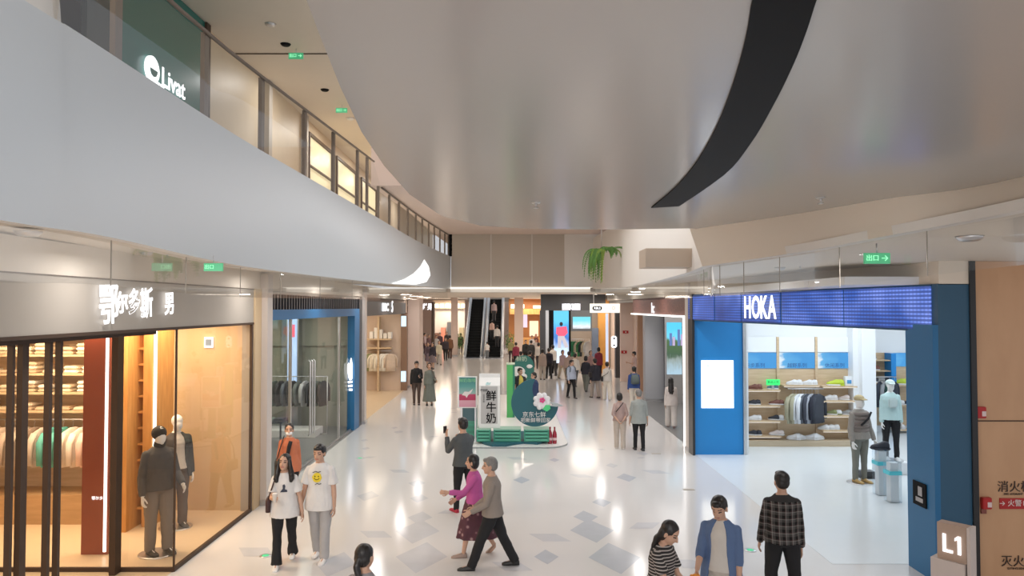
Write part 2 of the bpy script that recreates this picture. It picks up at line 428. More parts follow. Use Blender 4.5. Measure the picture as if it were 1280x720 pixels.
# ---- right
RIGHT_FACADE = [(4.74, 19.2), (4.84, 18.0), (5.12, 16.0), (5.4, 14.2), (5.66, 12.7), (5.86, 11.4), (6.02, 10.3)]
FR = interp([(x, y, 0) for x, y in RIGHT_FACADE], 3)
struct('wall_right', MB().sheet([p + Vector((.02, 0, 4.17)) for p in FR], [p + Vector((.02, 0, 4.52)) for p in FR]).box(4.76, 5.3, 19.2, 36, 4.17, 4.6), M_cream)
struct('wall_right', MB().box(6.02, 6.46, 10.15, 10.35, 4.17, 4.52), M_cream)
# laminate wall with the fire cabinets
struct('wall_right', MB().box(6.52, 10.5, 10.2, 10.45, 0, 4.5), M_woodpanel)
b = MB(); b.box(6.52, 10.5, 10.19, 10.2, 2.24, 2.255); struct('trim_11', b, M_brown)
struct('trim_12', MB().box(6.44, 6.52, 10.12, 10.5, 0, 4.5), M_satblack)
# HOKA room
M_hwall = mat('white_shop_wall', (.82, .84, .86), .5, var=.01)
struct('wall_right', MB().box(6.1, 9.65, 20.45, 20.7, 0, 4.2).box(9.5, 9.9, 20.1, 24, 0, 4.2).box(9.9, 14, 22.4, 22.6, 0, 4.2), M_hwall)
struct('wall_right', MB().box(13.8, 14, 10.4, 22.4, 0, 4.2), M_hwall)
struct('ceiling', MB().box(4.9, 14, 10.6, 24, 4.18, 4.3), M_hwall)
struct('wall_right', MB().box(6.5, 14, 10.46, 10.6, 0, 4.2), M_hwall)
# far hall walls
struct('wall_right', MB().box(6.3, 6.6, 36.6, 84, 0, 4.6), M_peach)
struct('wall_left', MB().box(-12, -11.8, 36, 84, 0, 4.6), M_peach)
struct('wall_back', MB().box(-12, 12, 74, 74.2, 0, 4.6), M_peach)
struct('wall_left', MB().box(-12, -9.9, 35.8, 36, 0, 4.6), M_peach)

# ================================================================== BALCONY FITTINGS
# glass balustrade of the upper walkway
def along(P, dist):
    out = [];acc = 0
    for a, c in zip(P, P[1:]):
        L = (c - a).length
        while acc <= dist[0] <= acc + L if dist else False:
            out.append(a.lerp(c, (dist[0] - acc) / L)); dist = dist[1:]
        acc += L
    return out
t = thing('glass_balustrade', 'glass balustrade with dark handrail along the upper left balcony', 'balustrade', LT[40])
up = Vector((0, 0, 1)); inn = Vector((-.08, 0, 0))
b = MB(); G = [p + inn for p in LT]
def rail_z(p):
    return min(1.18 + max(0, min(.42, (p.y - 9) * .036)), 9 if p.y < 21.4 else 7.46 - p.z)
b.sheet([p + up * .02 for p in G], [p + up * (rail_z(p) - .05) for p in G]); obj('glass_panel', b, glass_mat('balustrade_glass', (.95, .96, .95), .02, .02, .14), t, world=True)
M_railpost = mat('bronze_rail_metal', (.15, .115, .09), .4, var=.05)
for GG in ([p for p in G if p.y < 21.4], [p for p in G if p.y >= 21.4]):
    b = MB(); b.tube([p + up * rail_z(p) for p in GG], .032, 8, flat=.8); obj('handrail', b, M_railpost, t, world=True)
for px in (146, 257, 328, 382, 418, 448, 460, 474, 488, 500, 511, 521, 529, 537, 544, 551, 557, 563):
    best = min(G, key=lambda p: abs(640 + 900 * p.x / max(p.y, .1) - px) if p.y > 3 else 1e9)
    i = G.index(best); q = G[min(i + 1, len(G) - 1)]; pr = G[i - 1]
    def sx(p): return 640 + 900 * p.x / p.y
    for a, c in ((pr, best), (best, q)):
        if a.y > 2 and (sx(a) - px) * (sx(c) - px) <= 0 and sx(a) != sx(c):
            best = a.lerp(c, (px - sx(a)) / (sx(c) - sx(a))); break
    b = MB(); b.box(best.x - .08, best.x - .02, best.y - .07, best.y + .07, 6.4, best.z + rail_z(best))
    obj('post', b, M_railpost, t, world=True)
# black post at the end of the balcony
b = MB(); b.box(-3.16, -3.0, 36.0, 36.1, 6.4, 7.5); obj('end_post', b, M_black, cat='post', label='black post standing where the upper left balcony meets the bridge wall')

# smoke curtain glass under both balcony edges
def curtain(P, name, lab, seams, h=.46):
    t = thing(name, lab, 'smoke curtain', P[0])
    b = MB(); b.sheet([p + Vector((0, 0, .0)) for p in P], [p - Vector((0, 0, h)) for p in P]); obj('glass_pane', b, M_glass_smoke, t, world=True)
    for px in seams:
        for a, c in zip(P, P[1:]):
            if a.y > 1 and ((640 + 900 * a.x / a.y) - px) * ((640 + 900 * c.x / c.y) - px) <= 0:
                s_ = a.lerp(c, .5); ta = (640 + 900 * a.x / a.y); tc_ = (640 + 900 * c.x / c.y)
                s_ = a.lerp(c, (px - ta) / (tc_ - ta) if tc_ != ta else 0)
                b = MB(); b.box(s_.x - .004, s_.x + .004, s_.y - .006, s_.y + .006, s_.z - h, s_.z); obj('joint_strip', b, M_taupe, t, world=True); break
curtain([p + Vector((-.14, 0, 0)) for p in LB], 'smoke_curtain', 'clear glass smoke curtain hanging below the left balcony edge', (138, 232, 300, 350, 400, 440))
curtain([p + Vector((.14, 0, 0)) for p in RALL], 'smoke_curtain', 'clear glass smoke curtain hanging in front of the blue shop', (1160, 1050, 975, 930, 900, 880))
# lit patch on the left balcony edge, added as a glowing panel
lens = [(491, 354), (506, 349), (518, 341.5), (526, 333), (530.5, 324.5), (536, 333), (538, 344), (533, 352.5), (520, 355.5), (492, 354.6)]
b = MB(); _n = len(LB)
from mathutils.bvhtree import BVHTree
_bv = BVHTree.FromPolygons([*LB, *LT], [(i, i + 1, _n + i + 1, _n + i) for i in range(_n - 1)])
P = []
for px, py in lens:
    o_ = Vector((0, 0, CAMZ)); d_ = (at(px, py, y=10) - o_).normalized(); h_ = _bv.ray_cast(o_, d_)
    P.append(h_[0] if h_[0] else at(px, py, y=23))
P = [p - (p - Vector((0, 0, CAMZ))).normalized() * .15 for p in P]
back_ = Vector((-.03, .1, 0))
b.rings([[P[i], P[9 - i], P[9 - i] + back_, P[i] + back_] for i in range(5)], smooth=False); obj('lit_fascia_patch', b, emit_mat('lit_patch_glow', (1, .96, .92), 1.15), cat='lit patch', label='leaf-shaped glowing panel added as the lit patch at the far end of the left balcony edge')

# exit signs
def exit_sign(p, w, lab, M, arrow=True):
    t = thing('exit_sign', lab, 'exit sign', (p.x, p.y, p.z))
    h = w * .42
    b = MB(); M = frame(p, *M); 
    bb = MB(); bb.obox(p, M.col[0].xyz, M.col[1].xyz, M.col[2].xyz, w / 2, h / 2, .015); obj('sign_box', bb, mat('exit_panel_green', (.10, .42, .22), .3, emit=.2, ecol=(.1, .8, .35), var=0), t, world=True)
    T = lambda dx, dy: M @ Matrix.Translation((dx, dy, .02))
    b.text('出口', h * .62, T(-w * .2, 0), .006); 
    obj('sign_text', b, M_green_emit, t, world=True)
    if arrow:
        b = MB(); b.text('→', h * .8, T(w * .28, 0), .006); obj('arrow', b, M_green_emit, t, world=True)
    b = MB(); b.tube([p + Vector((0, 0, h / 2)), p + Vector((0, 0, h / 2 + .1))], .008, 6); obj('hanger', b, M_steel, t, world=True)
CAMF = ((1, 0, 0), (0, 0, 1))
exit_sign(at(1096, 323, y=7.6), .27, 'green exit sign with arrow hanging above the blue shop sign', CAMF)
exit_sign(at(267, 334, y=9.2), .24, 'green exit sign hanging below the left balcony edge', CAMF, False)
exit_sign(at(370, 70, z=9.70), .34, 'green exit sign on the upper left ceiling, nearer one', CAMF)
exit_sign(at(427, 138, z=9.70), .34, 'green exit sign on the upper left ceiling, farther one', CAMF)

# ceiling fittings
def sprinkler(px, py, z, lab, s=1.0):
    p = at(px, py, z=z); t = thing('sprinkler', lab, 'sprinkler', (p.x, p.y, z))
    obj('rose', MB().lathe([(.045 * s, -.012), (.05 * s, -.004), (.05 * s, 0)], p), M_steel, t, world=True)
    b = MB(); b.tube([p, p - Vector((0, 0, .05 * s))], .012 * s, 8); b.lathe([(.03 * s, -.066 * s), (.03 * s, -.058 * s)], p, 10); obj('head', b, M_steel, t, world=True)
sprinkler(670, 253, 5.0, 'small sprinkler head left of centre on the glossy ceiling')
sprinkler(1026, 247, 5.0, 'small sprinkler head right of the black slot on the glossy ceiling')
sprinkler(209, 316, 4.56, 'sprinkler head under the left balcony beside a round detector')
sprinkler(1000, 331, 4.51, 'sprinkler head under the right soffit above the blue shop')
def detector(px, py, z, lab, r=.09, m=None, name='smoke_detector', cat='smoke detector'):
    p = at(px, py, z=z)
    obj(name, MB().lathe([(r * .45, -.05), (r * .7, -.042), (r * .9, -.02), (r, 0)], p), m or M_steel, cat=cat, label=lab)
detector(183, 314, 4.56, 'round detector on the soffit above the taupe shop sign')
detector(299, 331, 4.56, 'round downlight ring near the right end of the taupe shop front', .12, None, 'downlight', 'downlight')
detector(35, 289, 4.56, 'round downlight at the left end of the balcony soffit', .12, None, 'downlight', 'downlight')
detector(1212, 295, 4.51, 'round downlight on the soffit above the fire cabinet wall', .12, None, 'downlight', 'downlight')
detector(975, 334, 4.51, 'round detector on soffit above the blue panel sign')
detector(357, 55, 9.9, 'black dome camera on upper ceiling near the first exit sign', .12, M_black, 'dome_camera', 'camera')
detector(406, 112, 9.9, 'black dome camera on upper ceiling between the exit signs', .12, M_black, 'dome_camera', 'camera')
detector(338, 30, 9.9, 'white detector on upper ceiling, nearest to the camera', .12)
detector(438, 148, 9.9, 'pale detector on upper ceiling beyond the farther exit sign', .14)
detector(844, 303, 7.5, 'round downlight in the peach ceiling beyond the black slot', .22, None, 'downlight', 'downlight')
detector(870, 293, 7.5, 'tiny detector in the peach ceiling at its right end', .1)
detector(645, 302, 7.5, 'small round detector in the peach ceiling left of centre', .2)
for px in (540, 553, 566):
    pass
# ================================================================== SHOP ON THE LEFT (taupe sign band)
XL = -4.93
struct('trim_13', MB().box(-5.12, XL, 3.5, 13.95, 3.55, 4.19), M_taupe)
struct('trim_14', MB().box(-5.13, XL + .012, 3.5, 13.95, 3.52, 3.56).box(-5.1, XL + .01, 3.5, 13.95, 4.185, 4.2), M_brown)
struct('trim_15', MB().box(-5.12, XL, 13.68, 14.0, 0, 3.55), M_taupe)
struct('trim_16', MB().box(-5.12, XL + .01, 14.0, 14.3, 0, 4.1), M_satblack)
# white column between the first two shops
def column(x0, x1, y0, y1, z1, m, lab):
    t = thing('column', lab, 'column', ((x0 + x1) / 2, (y0 + y1) / 2, 0))
    obj('shaft', MB().box(x0, x1, y0, y1, .1, z1, .008), m, t, world=True)
    obj('base_plate', MB().box(x0 - .015, x1 + .015, y0 - .015, y1 + .015, 0, .1), M_steel, t, world=True)
M_post = mat('pale_metal_post', (.66, .60, .56), .35, metal=.2, var=.03)
column(-4.93, -4.78, 14.1, 14.4, 4.5, M_post, 'pale post between the taupe shop front and the blue-framed shop front')
# sign characters
sg = thing('shop_sign', 'glowing white brush-style characters on the taupe sign band', 'sign', (XL, 9.2, 3.8))
for ch, px, cy, s, stretch in (('鄂', 136.5, 384, .40, 1.15), ('尔', 153, 380, .25, 1), ('多', 168, 379, .27, 1.1), ('斯', 183.5, 381, .30, 1.2), ('男', 212, 381, .27, 1.1)):
    p = at(px, cy, x=XL + .05)
    M = ON_LEFT(p) @ Matrix.Rotation(.06, 4, 'Z')
    b = MB(); b.text(ch, s * 1.15, M, .008, ext_scale=(.95, stretch), offset=.006)
    obj('character', b, M_sign, sg, world=True)
# display window
t = thing('display_window', 'glazed corner display window with two suited mannequins behind it', 'display window', (XL, 12.1, 0))
obj('side_glass', MB().quad((XL, 10.6, .06), (XL, 13.68, .06), (XL, 13.68, 3.52), (XL, 10.6, 3.52)), M_glass_tan, t, world=True)
obj('front_glass', MB().quad((XL, 10.6, .06), (-9.9, 10.6, .06), (-9.9, 10.6, 3.52), (XL, 10.6, 3.52)), M_glass_tan, t, world=True)
obj('bottom_rail', MB().box(XL - .03, XL + .02, 10.58, 13.7, 0, .06).box(-9.9, XL, 10.57, 10.62, 0, .06), M_brown, t, world=True)
obj('corner_joint', MB().box(XL - .012, XL + .012, 10.588, 10.612, .06, 3.52), M_brown, t, world=True)
obj('end_post', MB().box(XL - .03, XL + .015, 13.64, 13.7, .06, 3.52), M_brown, t, world=True)
# sliding door leaves of the entrance
for i, (px, w, lab) in enumerate(((13, .02, 'thin dark bronze door post at the far left of the shop entrance'), (28, .05, 'thick dark bronze door post second from the left edge'),
                           (60, .028, 'dark bronze door post left of the lit rack strip'), (73, .024, 'slim bronze door post in front of the hanging clothes'))):
    p = at(px, 500, x=XL - .25)
    t = thing('door_post', lab, 'door post', (p.x, p.y, 0))
    obj('stile', MB().box(p.x - .03, p.x + .03, p.y - w, p.y + w, 0.02, 3.5), M_brown, t, world=True)
    obj('floor_shoe', MB().box(p.x - .05, p.x + .05, p.y - w - .02, p.y + w + .02, 0, .05), M_steel, t, world=True)
obj('door_rail', MB().box(XL - .3, XL - .2, 3.5, 10.4, 3.46, 3.52), M_brown, cat='door rail', label='dark bronze rail over the left shop entrance')
p = at(147, 500, y=10.5)
obj('entrance_frame_post', MB().box(p.x - .05, p.x + .04, 10.42, 10.58, 0, 3.55), M_brown, cat='door post', label='wide dark bronze post between the red panel and the display window')
# dark red panel with its light strip
x0, _ = XZ(104, 500, 11.3); x1, _ = XZ(137, 500, 11.3)
t = thing('red_display_panel', 'tall dark red display panel with a vertical light strip', 'display panel', ((x0 + x1) / 2, 11.3, 0))
M_red = mat('dark_red_lacquer', (.27, .055, .03), .35, var=.08, scale=1)
obj('panel', MB().box(x0, x1, 11.3, 11.45, 0.004, 3.75), M_red, t, world=True)
obj('light_strip', MB().box(x1 - .06, x1 - .02, 11.28, 11.30, .05, 3.7), M_glow, t, world=True)
b = MB(); b.text('鄂尔多斯', .06, FACE_CAM((*XZ(124, 623, 11.29)[:1], 11.29, XZ(124, 623, 11.29)[1])), .004); obj('small_lettering', b, M_sign, t, world=True)
# timber slatted unit beside the window
x0, _ = XZ(156, 500, 12.5); x1, _ = XZ(183, 500, 12.5)
t = thing('timber_fin_unit', 'orange timber unit with small shelves and a light strip beside the mannequins', 'shelf unit', ((x0 + x1) / 2, 12.5, 0))
obj('fin', MB().box(x0, x0 + .10, 12.4, 13.0, 0.004, 3.75), M_orange_wood, t, world=True)
obj('fin', MB().box(x1 - .16, x1, 12.7, 13.5, 0.004, 3.75), M_orange_wood, t, world=True)
obj('light_strip', MB().box(x1 + .02, x1 + .06, 12.7, 12.74, .75, 3.7), M_glow, t, world=True)
for k in range(12):
    obj('small_shelf', MB().box(x0 + .10, x1 - .16, 12.75, 13.1, .3 + k * .28, .33 + k * .28), M_orange_wood, t, world=True)
rr = random.Random(5)
for k in range(9):
    z = .33 + k * .28
    obj('folded_belt', MB().lathe([(.02, 0), (.06, .005), (.07, .03), (.06, .055), (.02, .06)], (x0 + .2, 12.88, z), 12), mat('belt_leather', (.12, .06, .03), .4), cat='belt', label='rolled dark belt on a small shelf of the orange timber unit', group='rolled belts on the timber unit')
# wall rack with shelves, cabinets, stacked pieces
t = thing('knitwear_shelving', 'warm lit wall shelving filled with folded knitwear above a clothes rail', 'shelving', (-8.5, 13.4, 0))
obj('back_panel', MB().box(-9.85, -7.2, 13.5, 13.7, 0.004, 3.7), M_oak, t, world=True)
for z in (1.95, 2.28, 2.62, 2.96, 3.3):
    obj('shelf', MB().box(-9.85, -7.3, 13.0, 13.5, z, z + .035), M_oak, t, world=True)
obj('base_cabinet', MB().box(-9.85, -7.2, 12.85, 13.5, 0.004, .52), wood_mat('cabinet_wood', (.40, .25, .12), (.50, .32, .17), 1), t, world=True)
obj('light_strip', MB().box(-8.33, -8.30, 12.96, 12.98, .55, 3.65), M_glow, t, world=True)
obj('light_strip', MB().box(-9.42, -9.40, 12.96, 12.98, .55, 3.65), M_warmglow, t, world=True)
obj('clothes_rail', MB().tube([(-9.8, 13.1, 1.82), (-7.3, 13.1, 1.82)], .014, 8), M_steel, t, world=True)
cols = [(.78, .70, .55), (.60, .50, .36), (.82, .78, .70), (.55, .42, .30), (.70, .62, .50)]
for z in (1.985, 2.315, 2.655, 2.995, 3.335):
    x = -9.7
    while x < -7.45:
        n = rr.randint(1, 3); w = rr.uniform(.26, .34)
        for k in range(n):
            c = rr.choice(cols)
            b = MB(); b.box(x, x + w - .03, 13.03, 13.38, z + k * .07, z + k * .07 + .062, .02)
            obj('folded_sweater', b, mat('knit_%d' % cols.index(c), c, .9, var=.1, scale=8), cat='sweater', label='folded pale sweater on the warm lit wall shelving', group='folded sweaters on the wall shelving')
        x += w + rr.uniform(.02, .12)
area('shop_light', (-7.4, 12.2, 3.65), 3.2, 230, (1, .78, .52), sy=2.4)
area('shop_light', (-5.8, 12.3, 3.65), 1.2, 45, (1, .80, .55), sy=2.2)
area('shop_light', (-7, 7, 3.65), 3, 90, (1, .80, .55), sy=3)
def small_sign(px, py, y, w, h, txt, lab):
    x, z = XZ(px, py, y); t = thing('notice_plate', lab, 'notice', (x, y, z))
    obj('plate', MB().box(x - w / 2, x + w / 2, y - .01, y, z - h / 2, z + h / 2), M_sign, t, world=True)
    b = MB(); b.obox((x, y - .013, z), (1, 0, 0), (0, 0, 1), (0, 1, 0), w * .32, h * .3, .002); obj('symbol', b, mat('notice_blue', (.2, .28, .4), .5), t, world=True)
small_sign(261, 428, 13.72, .17, .2, '', 'small white notice on the tan wall behind the display window')

# ================================================================== garments
def garment_mb(w=.5, h=.68, th=.09, sleeve=.55, rs=0):
    """shirt or jacket hanging: faces -Y, neck at origin, hangs down"""
    r = random.Random(rs); b = MB(); R = []
    for i, (z, hw, d) in enumerate(((0, .07, .5), (-.03, .14, .7), (-.07, w / 2 * .92, .8), (-.13, w / 2, 1), (-.3, w / 2 * .94, 1.1), (-h * .7, w / 2 * .95, 1.15), (-h, w / 2, 1.2))):
        R.append([Vector((hw * math.cos(2 * PI * k / 16), th / 2 * d * math.sin(2 * PI * k / 16) * (1 + .25 * math.sin(k * 3 + i + rs)), z)) for k in range(16)])
    b.rings(R)
    for s in (-1, 1):
        b.tube([(s * (w / 2 - .06), 0, -.09), (s * (w / 2 + .03), 0, -.25), (s * (w / 2 + .04), -.01, -.09 - sleeve)], [.06, .065, .05], 10, flat=.75)
    return b
def hanger_mb():
    b = MB(); b.tube([(0, 0, 0), (0, 0, .06), (.02, 0, .1), (.0, 0, .125), (-.02, 0, .11)], .004, 6)
    b.tube([(-.18, 0, -.07), (0, 0, 0), (.18, 0, -.07)], .009, 6); return b
G_CACHE = {}
def garment(p, rz, col, lab, grp, w=.5, h=.68, sleeve=.55, rs=0, hanger=True):
    key = (col, w, h, sleeve, hanger)
    if key in G_CACHE: return dup(G_CACHE[key], p, rz, lab, grp)
    nm = 'cloth_%d_%d_%d' % tuple(int(c * 100) for c in col)
    t = thing('hanging_garment', lab, 'garment', p, rz, grp)
    obj('body', garment_mb(w, h, .1, sleeve, rs), mat(nm, col, .85, var=.15, scale=9), t)
    if hanger: obj('hanger', hanger_mb(), M_steel, t)
    G_CACHE[key] = t; return t
x = -9.7
for i, c in enumerate([(.06, .07, .10), (.06, .07, .10), (.50, .42, .34), (.45, .36, .30), (.45, .36, .30), (.50, .42, .34), (.28, .20, .15), (.55, .48, .42), (.10, .42, .38), (.10, .42, .38), (.78, .70, .62), (.80, .74, .68), (.78, .58, .52), (.80, .66, .60)]):
    garment((x, 13.1, 1.68), 1.3, c, 'garment on the rail below the warm lit wall shelving, one of a close row', 'garments on the rail of the left shop', rs=1); x += .175

# ================================================================== BLUE FRAMED SHOP
struct('trim_17', MB().box(-5.1, -4.96, 14.4, 23.3, 4.12, 4.2), M_taupe)
t = thing('slatted_fascia', 'black slatted fascia above the blue beam of the left shop', 'fascia', (-5.0, 19, 3.8))
obj('backing', MB().box(-5.1, -5.06, 14.4, 23.6, 3.81, 4.11), M_black, t, world=True)
for k in range(46):
    obj('slat', MB().box(-5.06, -4.97, 14.45 + k * .198, 14.53 + k * .198, 3.8, 4.13), mat('dark_slat', (.05, .05, .055), .4), t, world=True)
t = thing('blue_shop_frame', 'blue portal frame with glass front and steel door handles on the left', 'shop frame', (-5.0, 19, 0))
obj('beam', MB().box(-5.15, -4.93, 14.4, 23.3, 3.58, 3.8), M_blue, t, world=True)
obj('jamb', MB().box(-5.15, -4.93, 22.6, 23.3, 0, 3.58), M_blue, t, world=True)
struct('trim_18', MB().box(-5.2, -4.94, 23.3, 23.75, 0, 4.14), M_satblack)
column(-5.0, -4.85, 23.75, 24.1, 4.5, M_post, 'pale post beside the right end of the blue-framed shop front')
obj('glass_sheet', MB().quad((-5.05, 14.42, .04), (-5.05, 22.6, .04), (-5.05, 22.6, 3.58), (-5.05, 14.42, 3.58)), M_glass, t, world=True)
obj('mullion', MB().box(-5.08, -5.02, 21.0, 21.08, 0, 3.58), M_steel, t, world=True)
obj('mullion', MB().box(-5.08, -5.02, 16.4, 16.46, 0, 3.58), M_steel, t, world=True)
obj('bottom_rail', MB().box(-5.08, -5.02, 14.42, 22.6, 0, .05), M_steel, t, world=True)
for y in (17.75, 17.95, 18.15):
    obj('door_handle', MB().tube([(-5.0, y, .7), (-4.96, y, .74), (-4.96, y, 2.5), (-5.0, y, 2.54)], .022, 8), M_steel, t, world=True)
# trefoil mark with three stripes
p = at(438.5, 470, x=-5.0); M = ON_LEFT(p)
t = thing('trefoil_sign', 'glowing white three-leaf mark with stripes in the glass front', 'sign', p)
def leaf(M, ang, L, W, cx, cy):
    pts = []
    for k in range(24):
        a = 2 * PI * k / 24; x = W * math.sin(a) * (1 - .0 * math.cos(a)); y = L * (1 - math.cos(a)) / 2
        x, y = x * math.cos(ang) + y * math.sin(ang), -x * math.sin(ang) + y * math.cos(ang)
        pts.append(M @ Vector((cx + x, cy + y, 0)))
    return pts
for ang in (-.7, 0, .7):
    obj('leaf', MB().prism(leaf(M, ang, .66, .19, 0, -.1), (.008, 0, 0)), M_sign, t, world=True)
for k, (w, y) in enumerate(((.42, -.18), (.36, -.30), (.26, -.42))):
    obj('stripe', MB().prism([M @ Vector(q) for q in ((-w, y + .06, 0), (w, y, 0), (w * .92, y - .07, 0), (-w * .9, y - .01, 0))], (.008, 0, 0)), M_sign, t, world=True)
# interior: rails with dark clothes, plinths
def rack(x0, x1, y, z, lab, m=None):
    t = thing('garment_rack', lab, 'clothes rack', ((x0 + x1) / 2, y, 0)); m = m or M_steel
    obj('rail', MB().tube([(x0, y, z), (x1, y, z)], .015, 8), m, t, world=True)
    for x in (x0, x1): obj('upright', MB().tube([(x, y, 0.004), (x, y, z)], .015, 8), m, t, world=True)
    obj('foot_bar', MB().box(x0, x1, y - .02, y + .02, .005, .04), m, t, world=True)
rack(-8.4, -5.6, 21.9, 1.75, 'long steel clothes rack near the end wall of the blue-framed shop')
rack(-8.6, -6.4, 18.6, 1.7, 'steel clothes rack in the middle of the blue-framed shop')
rack(-9.4, -8.7, 16.5, 1.7, 'short steel clothes rack behind the post of the blue-framed shop')
dk = [(.03, .035, .04), (.10, .11, .12), (.03, .035, .04), (.16, .18, .17), (.55, .55, .55), (.03, .035, .04), (.08, .12, .10)]
for i in range(15):
    garment((-8.3 + i * .185, 21.9, 1.62), 1.3, dk[i % 7], 'garment in the dark row on the long rack of the blue-framed shop', 'garments on the long rack', rs=2, h=.75)
for i in range(11):
    garment((-8.5 + i * .2, 18.6, 1.57), 1.3, dk[(i * 3) % 7], 'garment in the row on the middle rack of the blue-framed shop', 'garments on the middle rack', rs=2, h=.75)
for i in range(4):
    garment((-9.3 + i * .17, 16.5, 1.57), 1.3, dk[(i * 2) % 7], 'garment on the short rack behind the post of the blue-framed shop', 'garments on the short rack', rs=2, h=.75)
obj('display_plinth', MB().box(-7.9, -5.8, 21.3, 22.2, .004, .22, .01), M_white, cat='plinth', label='low white plinth under the long clothes rack')
t = thing('display_table', 'low dark table of folded clothes in the blue-framed shop', 'table', (-6.9, 20.2, 0))
obj('tabletop', MB().box(-7.6, -6.3, 19.8, 20.6, .66, .7), M_satblack, t, world=True)
for x in (-7.55, -6.35):
    for y in (19.85, 20.55): obj('leg', MB().box(x - .02, x + .02, y - .02, y + .02, .005, .66), M_satblack, t, world=True)
for i in range(4):
    obj('folded_shirt', MB().box(-7.5 + i * .3, -7.25 + i * .3, 20.0, 20.35, .7, .76, .015), mat('cloth_%d' % i, [(.1, .12, .13), (.5, .5, .48), (.2, .25, .2), (.05, .05, .06)][i], .9), cat='shirt', label='folded shirt on the low dark table of the blue-framed shop', group='folded shirts on the dark table')
t = thing('shelf_unit', 'steel wall shelves with shoes at the back of the blue-framed shop', 'shelf unit', (-9.7, 18, 0))
for z in (1.9, 2.25, 2.6): obj('shelf', MB().box(-9.88, -9.6, 15.4, 21.5, z, z + .03), M_steel, t, world=True)
struct('trim_19', MB().box(-9.9, -5.2, 23.3, 23.38, 2.6, 3.9), M_greywall)
area('shop_light', (-7.4, 18.6, 3.8), 3.5, 110, (.95, 1, .86), sy=7)
# video wall pillar seen through the glass
xv, _ = XZ(365, 440, 15.7)
t = thing('lit_display_pillar', 'lit blue and pink video pillar behind the left glass front', 'display pillar', (-7.6, 22.9, 0))
x0, _ = XZ(360, 440, 22.9); x1, _ = XZ(371, 440, 22.9)
obj('screen', MB().box(x0, x1, 22.85, 22.9, .9, 3.5), emit_mat('pillar_screen', (.45, .62, .85), .9), t, world=True)
obj('casing', MB().box(x0 - .05, x1 + .05, 22.9, 23.3, .004, 3.55), M_steel, t, world=True)
obj('red_tag', MB().box(x0 + .1, x1 - .05, 22.83, 22.85, 2.9, 3.3), emit_mat('pillar_red', (.9, .15, .2), .8), t, world=True)

# ================================================================== THIRD SHOP (open front)
struct('trim_20', MB().box(-5.15, -4.93, 24.1, 33.4, 3.55, 4.05), mat('charcoal_fascia', (.06, .07, .075), .4))
sg = thing('shop_sign', 'small glowing white lettering on the charcoal band of the third shop', 'sign', (-4.9, 28, 3.8))
p = at(482, 384.5, x=-4.9); b = MB(); b.text('BBC', .42, ON_LEFT(p), .008, ext_scale=(1.9, 1), offset=.012); obj('lettering', b, M_sign, sg, world=True)
p = at(490.5, 384, x=-4.9); b = MB(); b.text('5', .62, ON_LEFT(p), .008, ext_scale=(1.1, 1), offset=.02); obj('lettering', b, M_sign, sg, world=True)
t = thing('shelf_unit', 'oak shelves and rail on the beige end wall of the third shop', 'shelf unit', (-6.4, 33.3, 0))
x0, _ = XZ(460, 430, 33.2); x1, _ = XZ(490, 430, 33.2)
for z in (2.35, 1.95): obj('shelf', MB().box(x0, x1, 32.9, 33.4, z, z + .06), M_oak, t, world=True)
obj('rail', MB().tube([(x0, 33.1, 1.85), (x1, 33.1, 1.85)], .02, 8), M_steel, t, world=True)
xm, _ = XZ(474, 430, 33.2)
obj('upright', MB().box(xm - .04, xm + .04, 32.95, 33.4, .004, 3.4), M_oak, t, world=True)
for i in range(5):
    b = MB(); b.box(x0 + .1 + i * .21, x0 + .27 + i * .21, 33.0, 33.3, 2.41, 2.41 + (.32, .5, .42, .25, .3)[i], .01)
    obj('gift_box', b, M_white, cat='box', label='white box standing on the upper oak shelf of the third shop', group='white boxes on the oak shelf')
for i, c in enumerate([(.28, .30, .14), (.80, .74, .62), (.80, .74, .62), (.82, .80, .74), (.82, .80, .74), (.62, .5, .4)]):
    garment((x0 + .12 + i * .19, 33.1, 1.72), .35, c, 'pale or olive garment on the oak rail of the third shop', 'garments on the oak rail', rs=3, h=.8)
t = thing('light_box_pillar', 'narrow pillar with two pale blue light boxes beside the third shop', 'pillar', (-5.05, 33.6, 0))
x0, _ = XZ(501, 430, 33.4); x1, _ = XZ(508, 430, 33.4)
obj('pillar_body', MB().box(x0 - .0, x1 + .02, 33.42, 33.7, 0, 3.6), mat('pillar_brown', (.25, .15, .10), .5), t, world=True)
for py0, py1 in ((395, 408), (464, 477)):
    _, za = XZ(500, py1, 33.4); _, zb = XZ(500, py0, 33.4)
    obj('light_box', MB().box(x0 + .02, x1 - .02, 33.38, 33.42, za, zb), emit_mat('pale_blue_lightbox', (.55, .80, 1), 1.1), t, world=True)
column(-5.0, -4.45, 34.6, 36.0, 4.55, M_peach, 'wide peach column beyond the third shop on the left')
area('shop_light', (-7.2, 29, 3.85), 3.5, 130, (1, .86, .68), sy=7)
